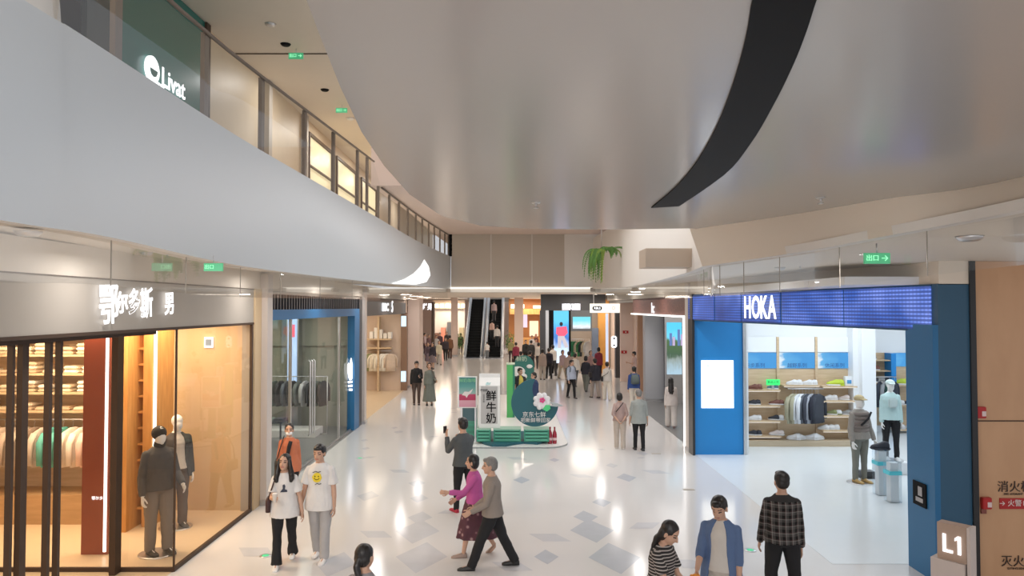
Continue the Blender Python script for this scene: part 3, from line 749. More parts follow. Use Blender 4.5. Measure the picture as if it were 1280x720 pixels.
# ================================================================== FAR LEFT SHOPS
struct('wall_left', MB().box(-11.8, -6.3, 50, 50.3, 0, 4.6), mat('far_shop_brown', (.36, .25, .20), .5))
t = thing('shop_portal', 'brown framed far shop opening with lit shelves, left of the hall', 'shop front', (-7, 49.9, 0))
x0, _ = XZ(519, 400, 49.8); x1, _ = XZ(541, 400, 49.8)
obj('fin', MB().box(x0 - .1, x0, 49.4, 50, 0, 4.2), M_brown, t, world=True)
obj('fin', MB().box(x1, x1 + .12, 49.0, 50, 0, 4.2), M_brown, t, world=True)
for k in range(3): obj('lit_shelf', MB().box(x0 + .05, x0 + .5, 49.8, 50, 1.5 + k * .6, 1.85 + k * .6), emit_mat('shelf_glow', (1, .85, .7), 1.2), t, world=True)
b = MB(); p = at(534, 384, y=49.7); b.text('鲜果', .5, FACE_CAM(p), .03, offset=.012); obj('lettering', b, M_sign, t, world=True)
t = thing('bright_shop', 'brightly lit cream shop at the far end left of the escalator', 'shop front', (-6, 66, 0))
x0, _ = XZ(542, 400, 66); x1, _ = XZ(581, 400, 66)
obj('back_wall', MB().box(x0, x1, 66, 66.2, 0, 4.3), mat('bright_cream', (.9, .82, .72), .5, var=0), t, world=True)
obj('fascia', MB().box(x0, x1, 65.6, 65.8, 3.7, 4.5), mat('cream_fascia', (.7, .55, .42), .5), t, world=True)
for k in range(6): obj('light_panel', MB().box(x0 + .15 + k * .48, x0 + .48 + k * .48, 65.5, 65.6, 3.8, 4.15), M_warmglow, t, world=True)
for k in range(5):
    c = [(.25, .12, .08), (.8, .3, .2), (.15, .15, .15), (.5, .35, .2), (.6, .5, .3)][k]
    obj('display_case', MB().box(x0 + .2 + k * .55, x0 + .6 + k * .55, 65.2, 65.9, 0, 1.5 + (k % 3) * .5), mat('case_%d' % k, c, .5), t, world=True)
x0, _ = XZ(564, 400, 57); x1, _ = XZ(572, 400, 57)
column(x0, x1, 56.8, 57.3, 4.6, M_peach, 'slim peach column just left of the escalator')
x0, _ = XZ(643, 400, 57); x1, _ = XZ(654, 400, 57)
column(x0, x1, 56.8, 57.4, 4.6, M_peach, 'slim peach column just right of the escalator')

area('shop_light', (-5.8, 63.5, 4.4), 2.5, 110, WARM)
area('shop_light', (1.8, 63.8, 4.4), 2.5, 80, WARM)
area('shop_light', (5.6, 41.2, 4.2), .6, 22, WARM)
# ================================================================== ESCALATORS
def escalator(xc, lab):
    W = .62; y0, rise, L = 55.0, 4.55, 7.9
    t = thing('escalator', lab, 'escalator', (xc, y0, 0))
    n = 22; b = MB(); prof = []
    for k in range(n): prof += [(y0 + .6 + k * L / n, .0 + k * rise / n), (y0 + .6 + k * L / n, (k + 1) * rise / n)]
    prof += [(y0 + .6 + L, rise), (y0 + .6 + L, rise - .6), (y0 + 1.4, 0)]
    b.prism([(xc - W + .12, y, z) for y, z in prof], (2 * (W - .12), 0, 0)); obj('steps', b, mat('escalator_step', (.010, .011, .012), .6, spec=.2), t, world=True)
    obj('landing_plate', MB().box(xc - W, xc + W, y0 - .9, y0 + .7, 0, .02), mat('landing_steel', (.3, .32, .35), .3, metal=.6), t, world=True)
    for s in (-1, 1):
        xs = xc + s * (W + .02)
        pts = [(y0 - .3, 0), (y0 - .3, .12), (y0 + .4, .2), (y0 + .6 + L, rise + .2), (y0 + .6 + L, rise - .6), (y0 + 1.4, 0)]
        obj('side_skirt', MB().prism([(xs - .11, y, z) for y, z in pts], (.22, 0, 0)), mat('skirt_grey', (.66, .69, .72), .3, metal=.3), t, world=True)
        pts = [(y0 - .25, .12), (y0 - .35, .6), (y0 - .1, 1.0), (y0 + .5, 1.05), (y0 + .6 + L - .1, rise + .15), (y0 + .6 + L - .1, rise + .05), (y0 + .4, .2)]
        obj('glass_side', MB().prism([(xs - .02, y, z) for y, z in pts], (.04, 0, 0)), mat('frosted_balustrade', (.60, .68, .72), .2, var=0), t, world=True)
        b = MB(); b.tube([(xs, y0 - .2, .25), (xs, y0 - .42, .6), (xs, y0 - .25, .95), (xs, y0 + .2, 1.06), (xs, y0 + .9, 1.2), (xs, y0 + L + .1, rise + .3)], .05, 8); obj('handrail', b, mat('handrail_white', (.62, .66, .68), .35), t, world=True)
x0, _ = XZ(578, 447, 55); x1, _ = XZ(630, 447, 55)
escalator(x0 + .8, 'left escalator, its dark steps empty'); escalator(x1 - .8, 'right escalator carrying people up')

# ================================================================== FAR RIGHT: cafe, dark store
struct('wall_back', MB().box(-.3, 3.6, 66, 66.2, 0, 4.6), mat('cafe_wood', (.45, .20, .07), .5))
t = thing('cafe_counter', 'orange lit cafe front behind the crowd at the far end', 'cafe', (1.8, 65, 0))
obj('counter', MB().box(-.2, 3.5, 64.5, 65.2, 0, 1.1), M_orange_wood, t, world=True)
obj('menu_board', MB().box(.3, 1.4, 65.9, 65.95, 2.0, 3.2), emit_mat('menu', (.75, .62, .75), .9), t, world=True)
obj('canopy', MB().box(-.2, 3.5, 64.9, 65.6, 3.2, 3.7), M_orange_wood, t, world=True)
obj('light_bar', MB().box(-.1, 1.1, 64.85, 64.9, 3.75, 4.1), M_warmglow, t, world=True)
obj('light_bar', MB().box(1.9, 2.9, 64.85, 64.9, 3.75, 4.0), M_warmglow, t, world=True)
obj('shelf_block', MB().box(1.6, 2.4, 65.7, 65.9, 1.2, 2.6), emit_mat('cafe_glow', (1, .72, .5), .9), t, world=True)
YS = 42.0
M_char = mat('charcoal_store_panel', (.055, .058, .065), .4)
def sx_(px): return XZ(px, 400, YS)[0]
def sz_(py): return XZ(700, py, YS)[1]
t = thing('dark_store_front', 'charcoal store front with a tall ski poster screen, right of the crowd', 'shop front', (sx_(725), YS, 0))
obj('fascia', MB().box(sx_(676), sx_(757), YS, YS + .3, sz_(388), 4.6), M_char, t, world=True)
obj('pillar', MB().box(sx_(675), sx_(682), YS, YS + .4, 0, sz_(388)), M_char, t, world=True)
obj('pillar', MB().box(sx_(682), sx_(686), YS, YS + .1, 0, sz_(388)), M_steel, t, world=True)
obj('pillar', MB().box(sx_(686), sx_(692), YS, YS + .4, 0, sz_(388)), M_black, t, world=True)
obj('pillar', MB().box(sx_(711), sx_(713.5), YS, YS + .4, 0, sz_(388)), M_black, t, world=True)
obj('pillar', MB().box(sx_(740), sx_(748), YS, YS + .3, 0, sz_(410)), mat('slate_blue', (.14, .18, .25), .5), t, world=True)
obj('pillar', MB().box(sx_(761), sx_(775), 39.3, 39.7, 0, 3.6), M_char, t, world=True)
b = MB()
for px, ch in ((706, 'C'), (710.5, 'O'), (717, 'X'), (721.5, 'C')):
    b.text(ch, .42, FACE_CAM((sx_(px), YS - .03, sz_(383.5))), .03, offset=.012)
obj('store_lettering', b, M_sign, t, world=True)
b = MB(); b.box(sx_(702.5), sx_(713.2), YS - .02, YS, sz_(387.7), sz_(379.5)).box(sx_(714.8), sx_(725.5), YS - .02, YS, sz_(387.7), sz_(379.5)); obj('sign_panel', b, emit_mat('sign_panel_grey', (.75, .74, .82), .8), t, world=True)
# poster screen: skier on blue and white
def vid(nt, bs, tc, stops, axis=2, strength=1.0, nscale=.8, amt=.35):
    s = nt.nodes.new('ShaderNodeSeparateXYZ'); nt.links.new(tc.outputs['Generated'], s.inputs[0])
    n = nt.nodes.new('ShaderNodeTexNoise'); n.inputs['Scale'].default_value = nscale * 4; nt.links.new(tc.outputs['Generated'], n.inputs['Vector'])
    m = nt.nodes.new('ShaderNodeMath'); m.operation = 'MULTIPLY_ADD'; m.inputs[1].default_value = amt
    nt.links.new(n.outputs['Fac'], m.inputs[0]); nt.links.new(s.outputs[axis], m.inputs[2])
    r = ramp(nt, stops); nt.links.new(m.outputs[0], r.inputs[0])
    bs.inputs['Base Color'].default_value = (.02, .02, .02, 1)
    nt.links.new(r.outputs[0], bs.inputs['Emission Color']); bs.inputs['Emission Strength'].default_value = strength
M_poster = pattern_mat('ski_poster_screen', lambda nt, b_, tc: vid(nt, b_, tc, [(.15, (.75, .85, 1)), (.45, (.6, .75, 1)), (.62, (.05, .18, .55)), (.8, (.05, .28, .68)), (1.0, (.10, .55, .85))], strength=1.0), .3)
x0, x1 = sx_(692), sx_(711); z1 = sz_(388.5)
obj('poster_screen', MB().box(x0, x1, YS + .02, YS + .1, .6, z1), M_poster, t, world=True)
xc = (x0 + x1) / 2
def bodyfig(mbs, sc, c):   # skier picture in thin relief
    pass
b = MB(); b.ball((xc, YS, sz_(405)), .1, .012, .12); obj('poster_figure', b, mat('skier_dark', (.03, .02, .04), .5), t, world=True)
b = MB(); b.prism([(xc - .28, YS, sz_(409)), (xc + .3, YS, sz_(408)), (xc + .38, YS, sz_(416)), (xc + .2, YS, sz_(420)), (xc - .15, YS, sz_(420)), (xc - .3, YS, sz_(417))], (0, .02, 0)); obj('poster_figure', b, emit_mat('skier_red', (.85, .10, .18), .9), t, world=True)
b = MB(); b.prism([(xc - .2, YS, sz_(420)), (xc + .18, YS, sz_(420)), (xc + .42, YS, sz_(434)), (xc + .22, YS, sz_(435)), (xc + .02, YS, sz_(424)), (xc - .02, YS, sz_(435)), (xc - .2, YS, sz_(435))], (0, .02, 0)); obj('poster_figure', b, emit_mat('skier_grey', (.55, .5, .55), .8), t, world=True)
M_scr2 = pattern_mat('landscape_screen', lambda nt, b_, tc: vid(nt, b_, tc, [(.1, (.35, .38, .40)), (.4, (.75, .82, .85)), (.55, (.45, .75, .85)), (.9, (.15, .65, .75))], strength=1.0), .3)
obj('wide_screen', MB().box(sx_(716), sx_(738), YS - .03, YS + .0, sz_(411), sz_(396)), M_scr2, t, world=True)
obj('wide_screen_wall', MB().box(sx_(713.5), sx_(740), YS, YS + .2, sz_(414), sz_(388)), mat('store_grey', (.12, .13, .14), .5), t, world=True)
# store interior
struct('wall_back', MB().box(sx_(690), 6.3, 46, 46.2, 0, 4.6), mat('store_back', (.32, .28, .24), .6))
area('shop_light', (4, 44, 4.0), 3, 70, (1, .86, .7), sy=2)
rack(sx_(714) - .1, sx_(739), 42.9, 1.95, 'clothes rack in the charcoal store, hung with green and dark clothes')
for i in range(8):
    garment((sx_(716) + i * .14, 42.9, 1.82), .3, [(.03, .16, .06), (.04, .2, .09), (.03, .16, .06), (.5, .42, .3), (.03, .16, .06), (.03, .035, .04), (.5, .42, .3), (.55, .55, .55)][i], 'garment on the rack in the charcoal store', 'garments in the charcoal store', rs=4, h=.9)
# cream light box sign with black badge
t = thing('light_box_sign', 'cream light box sign with a black rounded badge at its left', 'sign', (sx_(756), 39.2, 4.0))
bx = lambda px: XZ(px, 385, 39.0)[0]; bz = lambda py: XZ(756, py, 39.0)[1]
obj('box', MB().box(bx(738), bx(776), 39.0, 39.25, bz(391), bz(379.5)), emit_mat('cream_lightbox', (1, .95, .84), .95), t, world=True)
b = MB(); pts = []
for k in range(24):
    a = 2 * PI * k / 24; cxx = bx(746.5) + (.14 if math.cos(a) > 0 else -.14); pts.append((cxx + .12 * math.cos(a), 38.99, bz(385.3) + .12 * math.sin(a)))
b.prism(pts, (0, .01, 0)); obj('badge', b, M_black, t, world=True)
obj('hanger', MB().box(bx(742), bx(743), 39.1, 39.15, bz(380), 4.6).box(bx(770), bx(771), 39.1, 39.15, bz(380), 4.6), M_steel, t, world=True)
b = MB(); b.text('RBLS', .17, FACE_CAM((bx(746.5), 38.98, bz(385.3))), .01, offset=.004); obj('badge_lettering', b, M_sign, t, world=True)
b = MB(); b.text('• • • •', .12, FACE_CAM((bx(760), 38.98, bz(385.3))), .01); obj('faint_lettering', b, mat('faint_ink', (.55, .48, .42), .5), t, world=True)
b = MB(); b.rings([[Vector((bx(767) + r * math.cos(2 * PI * k / 16), y, bz(385) + r * math.sin(2 * PI * k / 16))) for k in range(16)] for r, y in ((.09, 38.99), (.07, 38.985))], cap=False); obj('ring_mark', b, mat('faint_ink', (.55, .48, .42), .5), t, world=True)
# orange interior behind the light box
struct('wall_back', MB().box(sx_(748), sx_(762), 42.2, 42.4, 0, 4.3), mat('orange_back', (.62, .31, .07), .5, var=.1))
obj('standing_screen', MB().box(XZ(757.5, 400, 40)[0], XZ(760.5, 400, 40)[0], 40, 40.2, 0, 3.5), emit_mat('edge_strip', (.65, .72, .9), .7), cat='light strip', label='narrow pale light strip at the edge of the orange shop opening')
# phone shaped sign
t = thing('handset_sign', 'white lit rounded sign on the charcoal pillar beside the peach wall', 'sign', (6.0, 39.25, 1.9))
hx = lambda px: XZ(px, 427, 39.25)[0]; hz = lambda py: XZ(767, py, 39.25)[1]
obj('lit_face', MB().box(hx(764), hx(771), 39.22, 39.29, hz(434.5), hz(420), .05), M_sign, t, world=True)
obj('dot', MB().box(hx(766.3), hx(768.7), 39.2, 39.22, hz(432.5), hz(430.5)), M_black, t, world=True)
obj('dot', MB().box(hx(766.3), hx(768.7), 39.2, 39.22, hz(424), hz(422)), M_black, t, world=True)
# peach service wall with fire boxes
px0, px1 = XZ(775.5, 400, 37.5)[0], XZ(799, 400, 37.5)[0]
struct('wall_right', MB().box(px0, px1, 37.5, 37.7, 0, 4.6), M_peach)
struct('wall_right', MB().box(XZ(797, 400, 33)[0], XZ(807.5, 400, 33)[0], 33, 33.3, 0, 4.2), mat('brown_laminate', (.45, .25, .15), .5))
struct('trim_21', MB().box(XZ(774, 400, 37.2)[0], XZ(789, 400, 37.2)[0], 37.2, 37.5, XZ(780, 378, 37.2)[1], 4.6), M_taupe)
M_firered = mat('fire_red', (.45, .02, .02), .35)
for i, py in enumerate((415, 440)):
    x, z = XZ((782, 780)[i], py, 37.45)
    t = thing('fire_alarm_box', ['small red fire box on the far peach wall, upper one', 'small red fire box on the far peach wall, lower one'][i], 'fire alarm', (x, 37.45, z))
    obj('case', MB().box(x - .14, x + .14, 37.4, 37.5, z - .07, z + .07), M_firered, t, world=True)
    obj('button', MB().box(x - .03, x + .03, 37.38, 37.4, z - .03, z + .03), M_white, t, world=True)

# ================================================================== BRICK FRAMED SHOP WITH LED OUTLINE
M_brick = brick_mat('brown_brick', (.24, .10, .08), (.17, .07, .055), (.10, .06, .05), 5)
struct('wall_right', MB().box(4.87, 5.1, 19.75, 29.0, 3.62, 4.17), M_brick)
struct('wall_right', MB().box(4.87, 5.1, 19.7, 20.15, 0, 3.62), M_brick)
struct('trim_22', MB().box(4.89, 5.2, 19.7, 36, 4.05, 4.18), M_taupe)
t = thing('light_outline', 'white LED line outlining the brick-framed shop opening', 'light strip', (4.86, 24, 0))
obj('horizontal_strip', MB().box(4.785, 4.85, 20.15, 29.0, 3.56, 3.61), M_glow, t, world=True)
obj('vertical_strip', MB().box(4.785, 4.85, 20.13, 20.19, 0, 3.61), M_glow, t, world=True)
b = MB(); p = at(816, 385.5, x=4.84); b.text('h:', .5, ON_RIGHT(p), .008, ext_scale=(1.6, 1), offset=.006)
obj('shop_sign', b, M_sign, cat='sign', label='white letter sign on the brick band above the LED line')
x0, x1 = XZ(806.5, 450, 29.4)[0], XZ(830, 450, 29.4)[0]
column(x0, x1, 29.4, 29.9, 3.9, mat('grey_pier', (.42, .43, .46), .45, var=.02), 'broad light grey pier inside the brick-framed shop')
struct('wall_right', MB().box(x1, x1 + .2, 29.35, 29.8, 0, 3.9), M_black)
struct('wall_right', MB().box(x1 + .2, 8.5, 29.0, 29.2, 0, 4.0), mat('shop_side_grey', (.40, .38, .37), .5))
# city screen
Yc = 28.9
x0, x1 = XZ(833.5, 430, Yc)[0], XZ(852, 430, Yc)[0]; z0, z1 = XZ(840, 468, Yc)[1], XZ(840, 403, Yc)[1]
M_city = pattern_mat('city_screen', lambda nt, b_, tc: vid(nt, b_, tc, [(.18, (.35, .5, .6)), (.42, (.25, .3, .28)), (.5, (.05, .10, .06)), (.78, (.07, .14, .05)), (.84, (.15, .6, .8)), (1.15, (.08, .55, .85))], strength=1.0, nscale=2, amt=.25), .3)
t = thing('city_video_screen', 'upright video screen of blue sky and city trees in the brick-framed shop', 'screen', ((x0 + x1) / 2, Yc, 0))
obj('screen_face', MB().box(x0, x1, Yc - .04, Yc, z0, z1), M_city, t, world=True)
obj('casing', MB().box(x0 - .08, x1 + .1, Yc, Yc + .1, 0.005, z1 + .25), M_steel, t, world=True)
for k, (a_, h_) in enumerate(((.1, .5), (.22, .35), (.42, .65), (.55, .45))):
    obj('tower_picture', MB().box(x0 + a_, x0 + a_ + .1, Yc - .05, Yc - .04, z0 + 1.15, z0 + 1.15 + h_), emit_mat('tower_%d' % (k % 2), ((.12, .2, .45), (.5, .4, .6))[k % 2], .8), t, world=True)
struct('ceiling', MB().box(4.95, 9, 19.7, 29.2, 3.95, 4.05), M_white)
struct('wall_right', MB().box(8.4, 8.6, 20.8, 29.2, 0, 4), M_white)
area('shop_light', (6.6, 25, 3.9), 2.5, 55, NEUT, sy=6)
column(4.70, 4.82, 19.25, 19.6, 4.5, M_post, 'pale post left of the blue poster wall')

# ================================================================== BLUE SHOP ON THE RIGHT
M_bluewall = mat('bright_blue_panel', (.012, .23, .60), .45, var=.03, scale=.8)
struct('wall_right', MB().box(4.74, 6.05, 18.9, 19.25, 0, 3.6), M_bluewall)
struct('trim_23', MB().box(4.70, 4.76, 18.8, 19.25, 0, 4.2), M_satblack)
struct('trim_24', MB().box(6.04, 6.12, 18.85, 18.95, 0, 3.6), M_steel)
struct('wall_right', MB().box(6.05, 6.2, 18.95, 20.5, 0, 4.2), M_hwall)
x0, z1 = XZ(876.5, 450.5, 18.88); x1, z0 = XZ(917, 510, 18.88)
t = thing('lit_poster_box', 'white lit poster box on the blue wall panel', 'poster', ((x0 + x1) / 2, 18.88, z0))
obj('lit_sheet', MB().box(x0, x1, 18.86, 18.895, z0, z1), emit_mat('poster_white', (.97, 1, 1), 1.25), t, world=True)
b = MB(); b.text('● 营业', .07, FACE_CAM((x0 + .25, 18.855, z1 - .14)), .002); obj('faint_lettering', b, mat('pale_print', (.5, .65, .65), .5, emit=.5, ecol=(.6, .8, .8)), t, world=True)
# LED louvre band
def led(nt, bs, tc):
    s = nt.nodes.new('ShaderNodeSeparateXYZ'); nt.links.new(tc.outputs['Object'], s.inputs[0])
    fs = []
    for idx, freq in ((1, 26.), (2, 34.)):
        m = nt.nodes.new('ShaderNodeMath'); m.operation = 'MULTIPLY'; m.inputs[1].default_value = freq * PI
        si = nt.nodes.new('ShaderNodeMath'); si.operation = 'SINE'
        nt.links.new(s.outputs[idx], m.inputs[0]); nt.links.new(m.outputs[0], si.inputs[0]); fs.append(si)
    mu = nt.nodes.new('ShaderNodeMath'); mu.operation = 'MULTIPLY_ADD'; mu.inputs[1].default_value = .35; 
    nt.links.new(fs[0].outputs[0], mu.inputs[0]); nt.links.new(fs[1].outputs[0], mu.inputs[2])
    n = nt.nodes.new('ShaderNodeTexNoise'); n.inputs['Scale'].default_value = .9; nt.links.new(tc.outputs['Object'], n.inputs['Vector'])
    r1 = ramp(nt, [(.35, (.010, .04, .22)), (.55, (.03, .10, .42)), (.72, (.16, .24, .66))]); nt.links.new(n.outputs['Fac'], r1.inputs[0])
    r2 = ramp(nt, [(.0, (.35, .4, .5)), (.8, (1.25, 1.25, 1.25))]); nt.links.new(mu.outputs[0], r2.inputs[0])
    mx = nt.nodes.new('ShaderNodeMix'); mx.data_type = 'RGBA'; mx.blend_type = 'MULTIPLY'; mx.inputs[0].default_value = 1
    nt.links.new(r1.outputs[0], mx.inputs[6]); nt.links.new(r2.outputs[0], mx.inputs[7])
    bs.inputs['Base Color'].default_value = (.03, .04, .10, 1)
    nt.links.new(mx.outputs[2], bs.inputs['Emission Color']); bs.inputs['Emission Strength'].default_value = .95
M_led = pattern_mat('blue_led_mesh', led, .4)
t = thing('led_sign_band', 'curved blue LED mesh band over the opening of the blue shop', 'sign band', (5.4, 14.5, 3.5))
cuts = [0]
def px_of(p): return 640 + 900 * p.x / p.y
idx = {}
F2 = interp([(x, y, 0) for x, y in RIGHT_FACADE], 12); F3 = interp([(x, y, 0) for x, y in RIGHT_FACADE], 90)
segs = []; cur = [F2[0]]
targets = [893, 925, 977, 1052]
for p in F2[1:]:
    cur.append(p)
    if targets and px_of(p) >= targets[0]: segs.append(cur); cur = [p]; targets.pop(0)
if len(cur) > 1: segs.append(cur)
for sg_ in segs:
    d0 = sg_[0].lerp(sg_[1], .5); P = [d0] + sg_[1:]
    out = [p + Vector((-.06, 0, 0)) for p in P]
    b = MB(); b.rings([[q + Vector((-.05, 0, 3.53)), q + Vector((-.05, 0, 4.15)), q + Vector((.08, 0, 4.15)), q + Vector((.08, 0, 3.53))] for q in P], smooth=False)
    obj('led_panel', b, M_led, t, world=True)
b = MB(); b.rings([[q + Vector((-.03, 0, 3.5)), q + Vector((-.03, 0, 4.18)), q + Vector((.3, 0, 4.18)), q + Vector((.3, 0, 3.5))] for q in F2], smooth=False); obj('carrier_beam', b, M_dkblue, t, world=True)
# HOKA letters following the band
sgn = thing('shop_sign', 'glowing white HOKA letters on the blue LED band', 'sign', (5.2, 15.4, 3.85))
for ch, px, ph in (('H', 934, 27), ('O', 944.5, 26), ('K', 954.5, 27), ('A', 964.5, 27)):
    q = min(F3, key=lambda p: abs(px_of(p - Vector((.12, 0, 0))) - px)); i = F3.index(q); tg = (F3[min(i + 1, len(F3) - 1)] - F3[i - 1]).normalized()
    c = at(px, 385.6, y=q.y - .02); c.x -= .1; c = Vector((q.x - .12, q.y, c.z))
    b = MB(); b.text(ch, .66, frame(c, tg, (0, 0, 1)), .01, ext_scale=(.68, 1.0), offset=.012); obj('letter', b, emit_mat('hoka_white', (1, 1, 1), 1.3), sgn, world=True)
# blue pier
t = thing('blue_pier', 'deep blue pier between the open shop and the laminate wall', 'pier', (6.2, 10.5, 0))
obj('side_face', MB().box(5.92, 6.0, 10.15, 10.85, 0, 3.6), M_blue, t, world=True)
obj('front_face', MB().box(6.0, 6.44, 10.15, 10.3, 0, 4.18), M_dkblue, t, world=True)
obj('core', MB().box(6.0, 6.44, 10.3, 10.85, 0, 3.6), M_dkblue, t, world=True)
# small black notice on the pier
pc = at(1149, 617, x=5.915)
t = thing('notice_plate', 'small black notice with a pale figure on the blue pier', 'notice', pc)
obj('plate', MB().box(5.90, 5.918, pc.y - .19, pc.y + .14, pc.z - .17, pc.z + .17), M_black, t, world=True)
obj('pale_figure', MB().box(5.895, 5.90, pc.y - .1, pc.y + .0, pc.z - .02, pc.z + .11).box(5.895, 5.90, pc.y - .12, pc.y + .06, pc.z - .11, pc.z - .05), mat('notice_grey', (.4, .4, .42), .5), t, world=True)
area('shop_light', (8.5, 16.5, 4.1), 5, 120, COOL, sy=5)
area('shop_light', (8.3, 19.3, 4.1), 2.6, 40, COOL, sy=1.2)
area('shop_light', (12, 19.5, 4.1), 3, 55, COOL, sy=3)
# ================================================================== PEOPLE
def remesh(mb, vox, smooth=1, name='m'):
    me = bpy.data.meshes.new(name); bmesh.ops.recalc_face_normals(mb.bm, faces=mb.bm.faces[:]); mb.bm.to_mesh(me); mb.bm.free()
    o = bpy.data.objects.new(name, me); COL.objects.link(o)
    r = o.modifiers.new('r', 'REMESH'); r.mode = 'VOXEL'; r.voxel_size = vox
    if smooth:
        s = o.modifiers.new('s', 'SMOOTH'); s.iterations = smooth; s.factor = .5
    dg = bpy.context.evaluated_depsgraph_get(); dg.update()
    out = bpy.data.meshes.new_from_object(o.evaluated_get(dg))
    bpy.data.objects.remove(o); bpy.data.meshes.remove(me)
    for p in out.polygons: p.use_smooth = True
    return out
def put(name, me, mats, parent, label=None):
    me.materials.clear()
    for m in (mats if isinstance(mats, list) else [mats]): me.materials.append(m)
    o = bpy.data.objects.new(name, me); COL.objects.link(o); o.parent = parent
    if label: o['label'] = label
    return o
def wrinkle(me, amp, sc=14, seed=0):
    off = Vector((seed * 3.1, seed * 1.7, 0)); co = [v.co.copy() for v in me.vertices]; ns = [v.normal.copy() for v in me.vertices]
    for v, c, n in zip(me.vertices, co, ns):
        q = Vector((c.x * sc, c.y * sc, c.z * sc * .55)) + off
        v.co = c + n * (noise.noise(q) * amp + noise.noise(q * 2.3) * amp * .4)
SKIN = mat('skin', (.56, .34, .24), .5, var=.05, scale=20)
LIPS = mat('lip_colour', (.45, .16, .14), .45, var=0)
EYES = mat('eye_brow_dark', (.03, .02, .018), .4, var=0)
HAIR = mat('black_hair', (.012, .010, .010), .38, var=.2, scale=40)
HAIRG = mat('grey_hair', (.20, .19, .18), .6, var=.3, scale=40)
def C(name, col, rough=.85): return mat('fabric_' + name, col, rough, var=.08, scale=10)
def stripes_fn(nt, b, tc):
    s = nt.nodes.new('ShaderNodeSeparateXYZ'); nt.links.new(tc.outputs['Object'], s.inputs[0])
    m = nt.nodes.new('ShaderNodeMath'); m.operation = 'MULTIPLY'; m.inputs[1].default_value = 30
    f = nt.nodes.new('ShaderNodeMath'); f.operation = 'FRACT'
    nt.links.new(s.outputs[2], m.inputs[0]); nt.links.new(m.outputs[0], f.inputs[0])
    r = ramp(nt, [(0, (.02, .018, .018)), (.62, (.02, .018, .018)), (.68, (.42, .38, .36)), (.95, (.42, .38, .36))])
    nt.links.new(f.outputs[0], r.inputs[0]); nt.links.new(r.outputs[0], b.inputs['Base Color'])
M_stripe = pattern_mat('black_white_striped_knit', stripes_fn, .85)
def plaid_fn(nt, b, tc):
    s = nt.nodes.new('ShaderNodeSeparateXYZ'); nt.links.new(tc.outputs['Object'], s.inputs[0]); outs = []
    for idx, fr in ((0, 13.), (2, 12.)):
        m = nt.nodes.new('ShaderNodeMath'); m.operation = 'MULTIPLY'; m.inputs[1].default_value = fr
        f = nt.nodes.new('ShaderNodeMath'); f.operation = 'FRACT'
        nt.links.new(s.outputs[idx], m.inputs[0]); nt.links.new(m.outputs[0], f.inputs[0])
        r = ramp(nt, [(0, (.0, .0, .0)), (.4, (.045, .042, .04)), (.72, (.045, .042, .04)), (.76, (.15, .145, .135)), (.82, (.15, .145, .135)), (.86, (.04, .02, .02))], 'CONSTANT')
        nt.links.new(f.outputs[0], r.inputs[0]); outs.append(r)
    a = nt.nodes.new('ShaderNodeMix'); a.data_type = 'RGBA'; a.blend_type = 'ADD'; a.inputs[0].default_value = .8
    nt.links.new(outs[0].outputs[0], a.inputs[6]); nt.links.new(outs[1].outputs[0], a.inputs[7])
    # plain dark yoke above the shoulder line
    g = nt.nodes.new('ShaderNodeMath'); g.operation = 'GREATER_THAN'; g.inputs[1].default_value = 1.35
    nt.links.new(s.outputs[2], g.inputs[0])
    mx = nt.nodes.new('ShaderNodeMix'); mx.data_type = 'RGBA'; mx.inputs[7].default_value = (.025, .024, .024, 1)
    nt.links.new(g.outputs[0], mx.inputs[0]); nt.links.new(a.outputs[2], mx.inputs[6]); nt.links.new(mx.outputs[2], b.inputs['Base Color'])
M_plaid = pattern_mat('grey_black_plaid_flannel', plaid_fn, .9)
def floral_fn(nt, b, tc):
    v = nt.nodes.new('ShaderNodeTexVoronoi'); v.inputs['Scale'].default_value = 9; nt.links.new(tc.outputs['Object'], v.inputs['Vector'])
    r = ramp(nt, [(0, (.42, .36, .32)), (.18, (.30, .16, .17)), (.3, (.10, .035, .05)), (1, (.075, .03, .04))])
    nt.links.new(v.outputs['Distance'], r.inputs[0]); nt.links.new(r.outputs[0], b.inputs['Base Color'])
M_floral = pattern_mat('dark_floral_skirt_cloth', floral_fn, .85)

def ell(c, rx, ry, Rm=None, n=20, a0=0, a1=2 * PI, pw=1):
    out = []
    for k in range(n):
        a = a0 + (a1 - a0) * k / (n if abs(a1 - a0 - 2 * PI) < 1e-6 else n - 1)
        v = Vector((rx * math.cos(a), ry * math.sin(a), 0))
        out.append(c + (Rm @ v if Rm else v))
    return out

def pose(kind='stand', **k):
    P = dict(lean=0, hyaw=0, hpitch=0, tl=(.04, .04), tr=(-.02, .02), al=(.05, .12, .15, .0), ar=(.05, .12, .15, .0), spread=.0)
    if kind == 'walk':   P.update(tl=(.42, .10), tr=(-.32, .25), al=(-.25, .12, .2, .02), ar=(.3, .12, .3, -.05), lean=.04)
    if kind == 'walk2':  P.update(tl=(-.32, .25), tr=(.42, .10), al=(.3, .12, .3, -.05), ar=(-.25, .12, .2, .02), lean=.04)
    if kind == 'step':   P.update(tl=(.2, .08), tr=(-.18, .15), al=(-.12, .12, .15, .02), ar=(.15, .12, .2, 0), lean=.02)
    if kind == 'phone':  P.update(al=(.35, .12, 1.5, -.35), ar=(.05, .12, .15, 0))
    if kind == 'back':   P.update(al=(-.35, .25, -.25, -.75), ar=(-.35, .25, -.25, -.75))
    if kind == 'sit':    P.update(tl=(1.5, 1.5), tr=(1.45, 1.45))
    P.update(k); return P

